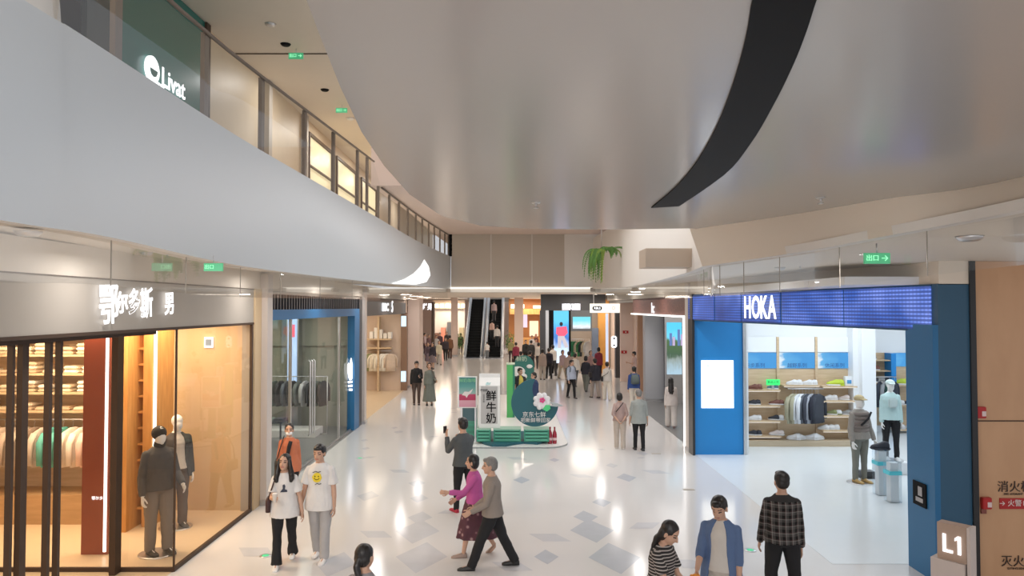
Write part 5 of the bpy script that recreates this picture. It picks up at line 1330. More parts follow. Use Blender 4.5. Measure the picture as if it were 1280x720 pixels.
# ---------------- crowd
CR = [ # px, d, H, heading, pose, top style, top colour, hem, bottom style, bottom colour, hair, female, label
 (678, 38.4, 1.64, 175, 'stand', 'jacket', (.42, .33, .28), 'long', 'trousers', (.48, .42, .36), 'bob', 1, 'woman in long beige jacket seen from behind, just right of the kiosk'),
 (686, 38.9, 1.66, 190, 'step', 'jacket', (.02, .02, .03), 'hip', 'slim', (.02, .02, .02), 'short', 0, 'person all in black right beside the beige jacket'),
 (691, 40.5, 1.75, 200, 'step', 'shirt', (.62, .60, .55), 'hip', 'trousers', (.04, .04, .04), 'short', 0, 'man in cream shirt below the ski poster'),
 (703, 38.6, 1.62, 20, 'walk', 'shirt', (.45, .33, .33), 'hip', 'trousers', (.42, .36, .28), 'bob', 1, 'person in dusty rose top below the right edge of the ski poster'),
 (711, 36.0, 1.66, 170, 'step', 'jacket', (.40, .30, .26), 'hip', 'trousers', (.25, .2, .18), 'short', 0, 'person in brown-pink jacket behind the backpack man'),
 (718.5, 35.0, 1.62, 150, 'step', 'shirt', (.68, .63, .56), 'hip', 'trousers', (.1, .1, .1), 'short', 0, 'person in cream top just right of the backpack man'),
 (738, 36.5, 1.66, 10, 'stand', 'sweater', (.36, .22, .20), 'hip', 'slim', (.05, .04, .04), 'bob', 1, 'person in dull red top in the crowd before the grey store wall'),
 (748, 38.5, 1.72, 185, 'stand', 'jacket', (.22, .03, .05), 'long', 'slim', (.03, .02, .03), 'bob', 1, 'person in dark red coat before the orange shop opening'),
 (698, 44, 1.7, 0, 'step', 'jacket', (.05, .05, .06), 'hip', 'slim', (.03, .03, .03), 'short', 0, 'dark-clothed person standing close in front of the ski poster'),
 (651, 36.5, 1.62, 185, 'stand', 'jacket', (.45, .38, .34), 'hip', 'slim', (.05, .05, .05), 'short', 0, 'broad person in beige jacket just behind the kiosk'),
 (662.5, 37.2, 1.60, 160, 'stand', 'jacket', (.02, .02, .03), 'hip', 'slim', (.02, .02, .02), 'short', 0, 'person in black behind the teal kiosk board'),
 (645, 45, 1.68, 200, 'step', 'sweater', (.25, .03, .06), 'hip', 'slim', (.03, .03, .03), 'short', 0, 'person in dark red top behind the kiosk, under the right peach column'),
 (639, 50, 1.7, 0, 'step', 'jacket', (.30, .28, .12), 'hip', 'slim', (.04, .03, .03), 'bob', 1, 'person in olive yellow right of the escalator'),
 (657, 48, 1.68, 10, 'stand', 'jacket', (.02, .02, .02), 'hip', 'slim', (.02, .02, .02), 'short', 0, 'black-clothed person, leftmost of the dark cluster before the cafe'),
 (664, 47, 1.7, 180, 'stand', 'jacket', (.03, .025, .03), 'long', 'slim', (.02, .02, .02), 'short', 0, 'black-coated person in the middle of the dark cluster before the cafe'),
 (669.5, 50, 1.7, 30, 'step', 'shirt', (.55, .50, .48), 'hip', 'slim', (.02, .02, .02), 'short', 0, 'person in pale top at the right of the dark cluster before the cafe'),
 (673, 45, 1.66, 170, 'step', 'shirt', (.60, .55, .50), 'hip', 'slim', (.06, .05, .05), 'bob', 1, 'person in off-white top near the dark store pillar'),
 (665, 55, 1.7, 0, 'stand', 'shirt', (.60, .55, .55), 'hip', 'slim', (.03, .03, .03), 'short', 0, 'farthest pale-shirted person in front of the cafe'),
 (670, 58, 1.7, 0, 'stand', 'jacket', (.20, .05, .04), 'long', 'slim', (.03, .03, .03), 'bob', 1, 'farthest person in dark red before the cafe'),
 (535.5, 46.2, 1.66, 0, 'walk', 'jacket', (.10, .07, .09), 'hip', 'skirt', (.16, .12, .15), 'long', 1, 'woman in dark top and mauve skirt, left one of two near the far column'),
 (541, 45.0, 1.66, -10, 'step', 'jacket', (.04, .035, .05), 'hip', 'skirt', (.22, .18, .20), 'long', 1, 'woman with dark top and grey skirt, right beside the mauve skirt'),
 (549, 48.5, 1.66, 10, 'walk', 'shirt', (.55, .50, .38), 'long', 'trousers', (.50, .45, .40), 'bob', 1, 'person in pale yellow top in the left far crowd'),
 (562.5, 54, 1.76, 180, 'step', 'jacket', (.17, .08, .04), 'long', 'trousers', (.08, .04, .03), 'short', 0, 'person in brown coat with hand on hip left of the escalator'),
 (557, 52, 1.7, 0, 'step', 'jacket', (.05, .04, .05), 'hip', 'slim', (.02, .02, .02), 'short', 0, 'dark-clothed person left of the brown coat'),
 (545.5, 56, 1.7, 20, 'step', 'shirt', (.50, .48, .48), 'hip', 'slim', (.1, .1, .12), 'short', 0, 'person in grey shirt in the middle of the left far crowd'),
 (550, 60, 1.74, 0, 'stand', 'jacket', (.08, .04, .05), 'hip', 'slim', (.03, .03, .03), 'short', 0, 'dark brown-clothed person before the bright far shop'),
 (558.5, 62, 1.76, 0, 'stand', 'jacket', (.04, .03, .03), 'long', 'slim', (.03, .03, .03), 'bob', 1, 'black-clothed person before the bright far shop, beside the column'),
 (536.5, 57, 1.7, 0, 'stand', 'jacket', (.20, .12, .13), 'hip', 'slim', (.05, .03, .04), 'bob', 1, 'person in plum top before the brown far shop'),
 (531, 60, 1.7, 90, 'stand', 'shirt', (.4, .3, .3), 'hip', 'slim', (.05, .03, .04), 'short', 0, 'person in rose shirt at the left end of the far crowd'),
 (576, 60, 1.7, 0, 'stand', 'sweater', (.10, .05, .05), 'hip', 'slim', (.05, .03, .04), 'short', 0, 'dark-clothed person beside the plants left of the escalator'),
]
for (px, d, H, hd, pk, ts, tc_, hem, bs, bc, hr, fe, lab) in CR:
    person(px, d, H, hd, lab, pose(pk), (ts, C('c%d_%d_%d' % tuple(int(v * 99) for v in tc_), tc_), hem), (bs, C('c%d_%d_%d' % tuple(int(v * 99) for v in bc), bc)), hr, (.03, .03, .03), bool(fe))
# people on and at the escalator
person(609, 54.2, 1.25, 180, 'child in white top standing at the foot of the right escalator', pose('stand'), ('tee', C('kid_white', (.7, .68, .66)), 'hip'), ('trousers', C('kid_grey', (.18, .20, .22))), 'short', sleeve='short')
person(621.5, 56.5, 1.74, 180, 'man in white shirt and dark trousers stepping on the right escalator', pose('step'), ('shirt', C('kid_white', (.7, .68, .66)), 'hip'), ('trousers', C('dk', (.05, .05, .055))), 'short', z0=.72)
person(615, 57.6, 1.6, 180, 'person in pale pink riding behind the central handrail of the escalators', pose('stand'), ('jacket', C('pale_pink', (.62, .42, .36)), 'hip'), ('trousers', C('dk', (.05, .05, .055))), 'bob', female=True, z0=1.24)
person(617.5, 60.0, 1.7, 180, 'person in rose-grey top high up on the right escalator', pose('stand'), ('jacket', C('rose_grey', (.40, .30, .30)), 'hip'), ('trousers', C('dk', (.05, .05, .055))), 'short', z0=2.7)

# ================================================================== MANNEQUINS
PLAST = mat('white_mannequin_plastic', (.80, .79, .77), .3, var=0)
HOOD = C('cap_black', (.02, .02, .022))
def cap_(m, brim=True):
    def f(A):
        hc, Rh = A['hc'], A['Rh']; b = MB(); b.ball(hc + Rh @ Vector((0, .015, .055)), .084, .10, .068, 16, 10, Rh)
        if brim: b.tube([hc + Rh @ Vector((0, -.06, .06)), hc + Rh @ Vector((0, -.14, .045))], [.07, .05], 14, flat=.12)
        obj('cap', b, m, A['root'])
    return f
def beanie(A):
    hc, Rh = A['hc'], A['Rh']; b = MB(); b.ball(hc + Rh @ Vector((0, .02, .03)), .086, .102, .09, 16, 10, Rh); obj('beanie', b, HOOD, A['root'])
    b = MB(); b.tube([hc + Rh @ Vector((0, .02, -.17)), hc + Rh @ Vector((0, .0, -.08))], [.075, .07], 14); obj('neck_warmer', b, HOOD, A['root'])
def base_disc(A):
    s = A['s']; obj('base_plate', MB().lathe([(.24, .0), (.24, .018), (.22, .022)], (0, 0, -.022), 28), M_steel, A['root'])
person(201, 11.35, 1.97, 52, 'mannequin in dark grey jacket and cap in the left display window, front one', pose('stand', al=(.1, .25, .9, -.2), ar=(.0, .2, .3, 0), tl=(.12, .05)), ('jacket', C('suit_charcoal', (.075, .07, .07)), 'hip'), ('trousers', C('suit_grey', (.20, .17, .15))), None, (.03, .03, .03), skinm=PLAST, mannequin=True, name='mannequin', cat='mannequin', extras=(beanie, base_disc), z0=.022)
person(223, 12.7, 1.95, 45, 'mannequin in dark suit in the left display window, rear one with bare white head', pose('stand', ar=(.0, .2, .3, 0)), ('open', C('suit_dark', (.06, .055, .055)), 'long', C('suit_shirt', (.6, .55, .5))), ('trousers', C('suit_brown', (.13, .10, .085))), None, (.03, .03, .03), skinm=PLAST, mannequin=True, name='mannequin', cat='mannequin', extras=(base_disc,), z0=.022)
boots = (.52, .34, .12)
def vest_(A):
    T = A['T']; m = C('vest_taupe', (.22, .18, .16)); b = MB()
    for z in (.1, .18, .26, .34, .42):
        b.rings([ell(T(0, 0, z + dz), rx, ry, A['RL'], 20) for dz, rx, ry in ((-.035, .19, .145), (0, .205, .165), (.035, .19, .145))])
    obj('quilted_vest', b, m, A['root'])
person(1072, 15.9, 1.90, 20, 'mannequin in taupe quilted vest with backpack and tan boots in the blue shop', pose('stand', al=(.1, .22, .3, 0), ar=(.0, .2, .3, 0)), ('jacket', C('outdoor_taupe', (.30, .27, .24)), 'hip'), ('slim', C('outdoor_olive', (.20, .20, .17))), None, boots, skinm=PLAST, mannequin=True, name='mannequin', cat='mannequin', extras=(vest_, cap_(C('cap_tan', (.50, .40, .22))), lambda A: obj('chest_strap', MB().tube([A['T'](.14, -.16, .46), A['T'](.04, -.185, .34), A['T'](-.12, -.17, .22)], .02, 8), BK, A['root']), base_disc), z0=.022)
person(1111, 16.9, 1.86, -10, 'mannequin in pale mint jacket and black leggings in the blue shop', pose('stand', tl=(.1, .05)), ('jacket', C('mint', (.50, .68, .68)), 'hip'), ('slim', BK), None, (.7, .72, .74), True, skinm=PLAST, mannequin=True, name='mannequin', cat='mannequin', extras=(cap_(C('cap_mint', (.6, .7, .68))), lambda A: obj('front_pack', MB().box(-.10, .08, -.235, -.16, A['T'](0, 0, .2).z, A['T'](0, 0, .42).z, .03), C('pack_mint', (.55, .66, .66)), A['root']), base_disc), z0=.30)
# ================================================================== BLUE SHOP INTERIOR
# plinth under the pale mannequin
p_ = ((1111 - 640) / 900 * 16.9, 16.9)
obj('display_plinth', MB().box(p_[0] - .3, p_[0] + .3, p_[1] - .3, p_[1] + .3, .004, .278, .01), M_hwall, cat='plinth', label='white plinth under the pale mint mannequin')
YB = 20.42
def hx(px, y=YB): return XZ(px, 480, y)[0]
def hz(py, y=YB): return XZ(1000, py, y)[1]
t = thing('shoe_display', 'pale oak wall display with sky posters and shoe shelves in the blue shop', 'wall display', (7.9, YB, 0))
L, Rr = 6.22, hx(1066)
obj('back_panel', MB().box(L, Rr, YB, YB + .04, .30, hz(461)), M_oak, t, world=True)
obj('plinth', MB().box(L, Rr, YB - .45, YB, .004, .16), wood_mat('oak_plinth', (.45, .36, .25), (.52, .42, .30), 1), t, world=True)
obj('lower_panel', MB().box(L, Rr, YB, YB + .04, .16, .30), M_oak, t, world=True)
M_sky = pattern_mat('sky_poster', lambda nt, b_, tc: vid(nt, b_, tc, [(.2, (.85, .92, .98)), (.42, (.75, .88, .98)), (.55, (.12, .45, .82)), (1, (.05, .33, .75))], axis=0, strength=.75, nscale=.7, amt=.8), .4)
bays = [(L, hx(972)), (hx(972), hx(1020)), (hx(1020), Rr)]
for i, (a, c) in enumerate(bays):
    q = obj('sky_poster', MB().box(a + .04, c - .04, YB - .03, YB, hz(460), hz(441)), M_sky, t, world=True)
    b = MB(); b.text(['跑步系列', '越野系列', '休闲系列'][i], .14, FACE_CAM(((a + c) / 2, YB - .035, hz(457))), .004); obj('poster_lettering', b, mat('poster_ink', (.03, .08, .25), .5), q, world=True)
    obj('header_panel', MB().box(a + .04, c - .04, YB - .03, YB, hz(440), hz(421)), mat('white_header', (.85, .87, .88), .5, var=0), t, world=True)
for px in (972, 1020): obj('upright', MB().box(hx(px) - .035, hx(px) + .035, YB - .05, YB, .16, hz(421)), M_oak, t, world=True)
obj('upright', MB().box(Rr - .03, Rr + .03, YB - .05, YB, .16, hz(421)), M_oak, t, world=True)
struct('trim_25', MB().box(hx(1067), hx(1084), YB - .5, YB + .1, 0, 4.1), M_hwall)
SH = []
for bi, pys in ((0, (486.5, 506, 525, 544)), (1, (481,)), (2, (482, 500, 518.5, 537))):
    a, c = bays[bi]
    for j, py in enumerate(pys):
        z = hz(py, YB - .2); obj('shelf', MB().box(a + .04, c - .04 + (.25 if bi == 0 and j else 0) * 0, YB - .36, YB, z - .04, z), M_oak, t, world=True); SH.append((bi, j, z, a, c))
        obj('shelf_light', MB().box(a + .06, c - .06, YB - .34, YB - .30, z - .05, z - .04), emit_mat('shelf_led', (1, .98, .94), 1.0), t, world=True)
def shoe_pair(x, y, z, rz, col, sole, lab, grp, s=1.0):
    t = thing('running_shoe', lab, 'shoe', (x, y, z), rz, grp)
    b = MB(); R = []
    for t_, w, h in ((-.14, .028, .07), (-.12, .038, .11), (-.05, .040, .12), (.02, .044, .085), (.08, .046, .065), (.13, .038, .05), (.155, .02, .03)):
        R.append([Vector((t_ * s, w * x_ * s, (.028 + (h - .0) * y_) * s)) for x_, y_ in ((-1, 0), (-1.05, .4), (-.8, .85), (-.3, 1), (.3, 1), (.8, .85), (1.05, .4), (1, 0))])
    b.rings(R); obj('upper', b, mat('shoe_up_%d_%d_%d' % tuple(int(c * 99) for c in col), col, .6), t)
    b = MB(); R = []
    for t_, w, zz in ((-.155, .03, .02), (-.13, .045, .0), (0, .048, 0), (.1, .052, 0), (.15, .04, .008), (.168, .02, .02)):
        R.append([Vector((t_ * s, w * x_ * s, z_ * s)) for x_, z_ in ((-1, zz), (-1, .032), (1, .032), (1, zz))])
    b.rings(R); obj('sole', b, mat('sole_%d_%d_%d' % tuple(int(c * 99) for c in sole), sole, .6), t)
    return t
bl, wh, br, lm, pk_, gy = (.03, .035, .05), (.75, .76, .78), (.20, .08, .06), (.50, .62, .05), (.70, .62, .60), (.35, .36, .36)
shoes = [(941, 0, 0, br, br), (946, 0, 0, br, br), (966, 0, 0, (.12, .2, .3), wh), (939, 0, 1, bl, wh), (944, 0, 1, bl, wh), (968, 0, 1, br, wh), (973, 0, 1, br, wh),
         (940, 0, 2, wh, wh), (945, 0, 2, wh, wh), (967, 0, 2, bl, wh), (973, 0, 2, wh, wh), (939, 0, 3, bl, wh), (945, 0, 3, bl, wh), (968, 0, 3, pk_, wh), (973, 0, 3, pk_, wh),
         (990, 1, 0, wh, wh), (996, 1, 0, wh, wh), (1009, 1, 0, wh, wh), (1015, 1, 0, wh, wh),
         (1042, 2, 0, lm, wh), (1047, 2, 0, lm, lm), (1034, 2, 1, wh, wh), (1040, 2, 1, wh, wh), (1055, 2, 1, pk_, wh), (1039, 2, 2, (.25, .28, .12), wh), (1045, 2, 2, wh, (.25, .28, .12)), (1057, 2, 2, gy, wh), (1029, 2, 3, wh, wh), (1036, 2, 3, wh, wh), (1042, 2, 3, wh, wh)]
cn = {bl: 'dark navy', wh: 'white', br: 'brown', lm: 'lime', pk_: 'pale pink', gy: 'grey', (.12, .2, .3): 'slate blue', (.25, .28, .12): 'olive'}
bn = ['left', 'middle', 'right']; rn = ['top', 'second', 'third', 'lowest']
for px, bi, j, c, so in shoes:
    z = [q[2] for q in SH if q[0] == bi and q[1] == j][0]
    lab = '%s shoe on the %s shelf of the %s bay of the blue shop wall' % (cn[c], rn[j], bn[bi])
    shoe_pair(hx(px, YB - .18), YB - .18, z, 2.6 if px % 2 else 2.9, c, so, lab, '%s shoes, %s shelf of the %s bay' % (cn[c], rn[j], bn[bi]), 1.0 if c != lm else 1.2)
for i, px in enumerate((992, 1000, 1014, 1022)):
    shoe_pair(hx(px, YB - .25), YB - .25, .16, .4 if i % 2 else 2.7, wh, wh, 'white shoe on the plinth below the hanging jackets', 'white shoes on the plinth', 1.25)
# green price card, bag on the top shelf
x0, x1 = hx(957, YB - .2), hx(974, YB - .2); z0 = SH[0][2] + .12
t = thing('promotion_card', 'bright green promotion card on the top left shoe shelf', 'card', ((x0 + x1) / 2, YB - .25, SH[0][2]))
obj('card', MB().box(x0, x1, YB - .26, YB - .25, z0, z0 + .16), emit_mat('card_green', (.05, .9, .2), .8), t, world=True)
b = MB(); b.text('新品上市', .08, FACE_CAM(((x0 + x1) / 2, YB - .265, z0 + .08)), .003); obj('lettering', b, mat('card_ink', (.01, .12, .03), .5), t, world=True)
obj('card_stand', MB().box((x0 + x1) / 2 - .03, (x0 + x1) / 2 + .03, YB - .25, YB - .2, SH[0][2], z0), M_steel, t, world=True)
t = thing('carrier_bag', 'white paper bag with blue print on the right top shelf', 'bag', (hx(1062, YB - .2), YB - .2, SH[5][2]))
b = MB(); xb = hx(1061, YB - .2); zb = SH[5][2]; b.box(xb - .12, xb + .12, YB - .25, YB - .12, zb, zb + .26, .01); obj('bag_body', b, M_hwall, t, world=True)
obj('print_patch', MB().box(xb - .07, xb + .05, YB - .255, YB - .25, zb + .06, zb + .16), mat('print_blue', (.08, .3, .6), .6), t, world=True)
# hanging jackets on the projecting rail in the middle
rail = thing('projecting_rail', 'steel rail carrying jackets between the shoe shelves', 'clothes rail', (hx(1003), YB - .5, hz(488)))
zr = hz(486, YB - .45); a, c = hx(985, YB - .45), hx(1030, YB - .45)
obj('bar', MB().tube([(a, YB - .45, zr), (c, YB - .45, zr)], .014, 8), M_steel, rail, world=True)
for xx in (a + .05, c - .05): obj('bracket', MB().tube([(xx, YB - .45, zr), (xx, YB, zr)], .012, 8), M_steel, rail, world=True)
jk = [((.36, .34, .24), 'olive check jacket, leftmost on the rail of the blue shop'), ((.36, .34, .24), 'olive check jacket, second on the rail of the blue shop'), ((.62, .64, .66), 'pale grey jacket on the rail, left of the dark ones'), ((.70, .72, .76), 'white jacket on the rail beside the dark ones'),
      ((.10, .11, .13), 'charcoal jacket on the rail, first of the dark ones'), ((.05, .055, .075), 'dark navy jacket with pale sleeve line, second of the dark ones'), ((.35, .37, .42), 'grey sleeve jacket squeezed among the dark ones'), ((.02, .022, .035), 'black jacket on the rail, second from the right end'), ((.04, .045, .06), 'black jacket at the right end of the rail')]
for i, (col, lab) in enumerate(jk):
    garment((a + .13 + i * (c - a - .2) / 9, YB - .45, zr - .14), .75 if i % 2 else .6, col, lab, 'jackets on the projecting rail', w=.52, h=.80, sleeve=.6, rs=7)
# farther bay at the right end
Y2 = 22.35
def kx(px): return XZ(px, 480, Y2)[0]
def kz(py): return XZ(1100, py, Y2)[1]
t = thing('shoe_display', 'oak shoe wall with blue divider at the far right of the blue shop', 'wall display', (kx(1105), Y2, 0))
obj('back_panel', MB().box(kx(1080), kx(1140), Y2, Y2 + .04, .2, kz(441)), M_oak, t, world=True)
obj('blue_divider', MB().box(kx(1106), kx(1112), Y2 - .4, Y2, .2, kz(441)), M_bluewall, t, world=True)
obj('sky_poster', MB().box(kx(1112.5), kx(1140), Y2 - .03, Y2, kz(458), kz(441)), M_sky, t, world=True)
for py in (449, 462, 477): obj('shelf', MB().box(kx(1080), kx(1106), Y2 - .35, Y2, kz(py) - .03, kz(py)), M_oak, t, world=True)
for py in (480, 505, 535): obj('shelf', MB().box(kx(1112.5), kx(1140), Y2 - .35, Y2, kz(py) - .03, kz(py)), M_oak, t, world=True)
for px, py, c in ((1086, 462, br), (1090, 462, br), (1088, 477, bl), (1096, 477, gy), (1102, 477, bl), (1086, 449, gy), (1120, 480, lm), (1125, 480, lm), (1120, 505, wh), (1120, 535, wh), (1128, 505, bl)):
    lab = '%s shoe on the %s shelf of the far right bay' % (cn[c], {449: 'small top', 462: 'small middle', 477: 'small lower', 480: 'long top', 505: 'long middle', 535: 'long lower'}[py])
    shoe_pair(kx(px), Y2 - .18, kz(py), 2.7, c, wh, lab, lab.replace('shoe', 'shoes'), 1.0 if c != lm else 1.3)
obj('cross_rail', MB().tube([(kx(1082), Y2 - .6, 1.75), (kx(1108), Y2 - .6, 1.75)], .014, 8).tube([(kx(1083), Y2 - .6, 1.75), (kx(1083), Y2, 1.75)], .012, 8), M_steel, cat='clothes rail', label='short steel rail beside the blue divider')
for i, c in enumerate([(.03, .035, .05), (.30, .31, .33), (.03, .08, .07), (.03, .035, .05)]):
    garment((kx(1084) + .08 + i * .15, Y2 - .6, 1.61), .8, c, ['black jacket at left end of the short rail', 'grey jacket on the short rail', 'dark green jacket on the short rail', 'black jacket at right end of the short rail'][i], 'jackets on the short rail', w=.5, h=.75)
# acrylic display boxes with cyan bands
M_acr = glass_mat('frosted_acrylic', (.93, .96, .98), .06, .1)
M_cyan = mat('cyan_band', (.10, .62, .72), .4)
for i, (px, d_, z1_, zb_) in enumerate(((1098, 14.9, .92, .62), (1112.5, 14.35, .80, .55))):
    xx = (px - 640) / 900 * d_
    t = thing('acrylic_box', ['clear acrylic stand with cyan band carrying a dark shoe', 'clear acrylic stand with cyan band, right and nearer one'][i], 'display stand', (xx, d_, .004))
    obj('box_walls', MB().box(xx - .12, xx + .12, d_ - .12, d_ + .12, .005, z1_, .006), M_acr, t, world=True)
    obj('cyan_band', MB().box(xx - .124, xx + .124, d_ - .124, d_ + .124, zb_, zb_ + .07), M_cyan, t, world=True)
    obj('inner_post', MB().box(xx - .08, xx + .08, d_ - .08, d_ + .08, .01, z1_ - .02), mat('acrylic_white', (.85, .88, .90), .3), t, world=True)
    if i == 0: shoe_pair(xx, d_, z1_, 2.9, bl, bl, 'dark shoe standing on the acrylic stand', 'shoe on stand', 1.2)
t = thing('shoe_box', 'black open shoe box beside the tan boots of the mannequin', 'box', (8.05, 15.6, .004))
obj('box_body', MB().box(7.85, 8.15, 16.25, 16.5, .03, .16, .005), M_satblack, t, world=True)
obj('box_lid', MB().box(7.83, 8.17, 16.23, 16.52, .005, .03), M_satblack, t, world=True)
# track lights
t = thing('lighting_track', 'white ceiling track with spot heads inside the blue shop', 'track light', (8.5, 18.4, 4.1))
obj('rail', MB().box(6.6, 11.5, 18.38, 18.42, 3.92, 3.96), M_hwall, t, world=True)
obj('drop_rod', MB().tube([(7, 18.4, 3.96), (7, 18.4, 4.18)], .01, 6), M_hwall, t, world=True)
obj('drop_rod', MB().tube([(11, 18.4, 3.96), (11, 18.4, 4.18)], .01, 6), M_hwall, t, world=True)
for px in (985, 1002, 1040, 1060, 1098):
    x_ = (px - 640) / 900 * 18.4; obj('spot_head', MB().tube([(x_, 18.4, 3.92), (x_, 18.4, 3.72), (x_, 18.45, 3.55)], [.02, .035, .05], 10), M_steel, t, world=True)

# ================================================================== KIOSK
M_teal = mat('deep_teal_board', (.015, .11, .14), .45, var=.03)
M_kwhite = mat('kiosk_white', (.80, .80, .78), .35, var=.01)
b = MB(); pts = []
x0_, x1_, y0_, y1_, r_ = -1.62, 1.56, 19.75, 31.5, .7
for cx, cy, a0 in ((x1_ - r_, y0_ + r_, -90), (x1_ - r_, y1_ - r_, 0), (x0_ + r_, y1_ - r_, 90), (x0_ + r_, y0_ + r_, 180)):
    for k in range(9): a = R_(a0 + 90 * k / 8); pts.append(Vector((cx + r_ * math.cos(a), cy + r_ * math.sin(a), .003)))
t = thing('kiosk_platform', 'low white rounded platform of the fresh milk kiosk', 'platform', (0, 24, 0))
b.prism(pts, (0, 0, .035)); obj('deck', b, M_kwhite, t, world=True)
b = MB(); out = [p + (p - Vector((0, 25, .003))).normalized() * .03 for p in pts]
b.rings([[Vector((q.x, q.y, .002)), Vector((q.x, q.y, .03)), Vector((p.x, p.y, .036)), Vector((p.x, p.y, .002))] for q, p in zip(out, pts)], closed=True, smooth=False); obj('edge_trim', b, mat('edge_grey', (.30, .33, .33), .4), t, world=True)
Z0 = .038
# teal base blob
b = MB(); pts = []
for px, py in [(597, 549), (603, 555), (615, 558.5), (632, 558.5), (645, 556), (655, 555), (672, 556), (687, 552), (690, 547), (688, 543), (640, 541), (597, 542)]:
    q = at(px, py, z=Z0); pts.append(Vector((q.x, q.y, Z0)))
b.prism(pts, (0, 0, .07)); obj('teal_floor_board', b, M_teal, cat='floor board', label='dark teal cloud-shaped board under the green crates')
Zb = Z0 + .07
# crates
M_crate = mat('green_crate_plastic', (.05, .30, .20), .45, var=.05)
def crate(x0, x1, y, z0, h, lab, dep=.42):
    t = thing('plastic_crate', lab, 'crate', ((x0 + x1) / 2, y, z0), 0, 'green crates of the milk kiosk')
    b = MB(); b.box(x0, x1, y, y + dep, z0, z0 + .03); obj('base', b, M_crate, t, world=True)
    for k in range(4):
        zz = z0 + .02 + k * (h - .05) / 3; obj('slat', MB().box(x0, x1, y - .01, y + .02, zz, zz + .055), mat('crate_light', (.10, .42, .29), .45), t, world=True)
    obj('inner_wall', MB().box(x0 + .02, x1 - .02, y + .02, y + .04, z0, z0 + h - .03), mat('crate_dark', (.02, .16, .11), .5), t, world=True)
    for xx in (x0, x1 - .04): obj('side_wall', MB().box(xx, xx + .04, y - .012, y + dep, z0, z0 + h), M_crate, t, world=True)
    obj('rear_wall', MB().box(x0, x1, y + dep - .03, y + dep, z0, z0 + h), M_crate, t, world=True)
    obj('lid', MB().box(x0 - .01, x1 + .01, y - .015, y + dep + .01, z0 + h, z0 + h + .03), mat('crate_pale', (.35, .55, .44), .5), t, world=True)
yc = 20.15
KX = lambda px, y=yc: (px - 640) / 900 * y
crate(KX(596), KX(613.5), yc, Zb, .33, 'green crate under the left of the milk carton display')
crate(KX(617), KX(651), yc, Zb, .33, 'long green crate in the middle of the kiosk front')
crate(KX(655), KX(686), yc, Zb, .33, 'green crate under the teal disc, right one')
# carton display
yy = 20.25
t = thing('milk_carton_display', 'giant white milk carton with black characters on the kiosk crates', 'display', (KX(611), yy, .47))
cx0, cx1 = KX(598.5), KX(625); zt = XZ(600, 470, yy)[1]; zb_ = XZ(600, 534, yy)[1]
zsh = XZ(600, 482, yy)[1]
obj('carton_body', MB().box(cx0, cx1, yy, yy + .45, zb_ - .02, zsh), M_kwhite, t, world=True)
b = MB(); b.prism([(cx0, yy, zsh), (cx0, yy + .45, zsh), (cx0, yy + .225, zt - .03)], (cx1 - cx0, 0, 0)); obj('gable', b, M_kwhite, t, world=True)
obj('top_seal', MB().box(cx0, cx1, yy + .2, yy + .25, zt - .06, zt + .05), M_kwhite, t, world=True)
obj('grey_label', MB().box(cx0 + .06, cx1 - .07, yy - .006, yy, zb_ + .10, zsh - .02), mat('label_grey', (.48, .47, .46), .5), t, world=True)
b = MB(); xm = (cx0 + cx1) / 2 + .05
for ch, py in (('鲜', 495.5), ('牛', 510), ('奶', 523.5)): b.text(ch, .30, FACE_CAM((xm, yy - .014, XZ(611, py, yy)[1])), .006, offset=.004)
obj('lettering', b, M_black, t, world=True)
b = MB(); b.text('每日鲜', .07, FACE_CAM((cx0 + .15, yy - .014, XZ(611, 488, yy)[1])), .005, offset=.004)
for k, ch in enumerate('巴氏杀菌'): b.text(ch, .055, FACE_CAM((cx0 + .14, yy - .014, XZ(611, 494 + k * 2.6, yy)[1])), .005)
obj('small_lettering', b, mat('label_ink', (.15, .15, .15), .5), t, world=True)
obj('crown_mark', MB().prism([(xm - .1 - .05, yy - .01, zsh + .02), (xm - .05, yy + .02, zsh + .02), (xm, yy + .02, zsh + .09), (xm - .05, yy + .02, zsh + .07), (xm - .1, yy + .02, zsh + .1), (xm - .15, yy + .02, zsh + .07)], (0, -.02, 0)), mat('pale_teal', (.5, .72, .72), .5), t, world=True)
# poster stand
yp = 20.6
t = thing('poster_stand', 'upright poster stand with teal and pink advert left of the milk carton', 'poster stand', (KX(584.5, yp), yp, Z0))
fx0, fx1 = KX(572.5, yp), KX(596.5, yp); fz0, fz1 = XZ(584, 510, yp)[1], XZ(584, 470.5, yp)[1]
obj('white_frame', MB().box(fx0, fx1, yp, yp + .04, fz0, fz1), M_kwhite, t, world=True)
fa, fb = KX(574.2, yp), KX(594.8, yp)
def adv(nt, bs, tc):
    s = nt.nodes.new('ShaderNodeSeparateXYZ'); nt.links.new(tc.outputs['Generated'], s.inputs[0])
    r = ramp(nt, [(0, (.62, .28, .36)), (.22, (.66, .36, .42)), (.23, (.45, .03, .10)), (.42, (.48, .05, .12)), (.45, (.30, .45, .42)), (.7, (.10, .32, .30)), (1, (.04, .20, .20))])
    nt.links.new(s.outputs[2], r.inputs[0]); nt.links.new(r.outputs[0], bs.inputs['Base Color'])
obj('advert', MB().box(fa, fb, yp - .006, yp, fz0 + .03, fz1 - .03), pattern_mat('teal_pink_advert', adv, .5), t, world=True)
b = MB(); b.text('鲜奶咖啡', .12, FACE_CAM(((fa + fb) / 2, yp - .01, fz1 - .12)), .004); obj('lettering', b, mat('advert_green', (.25, .6, .3), .5), t, world=True)
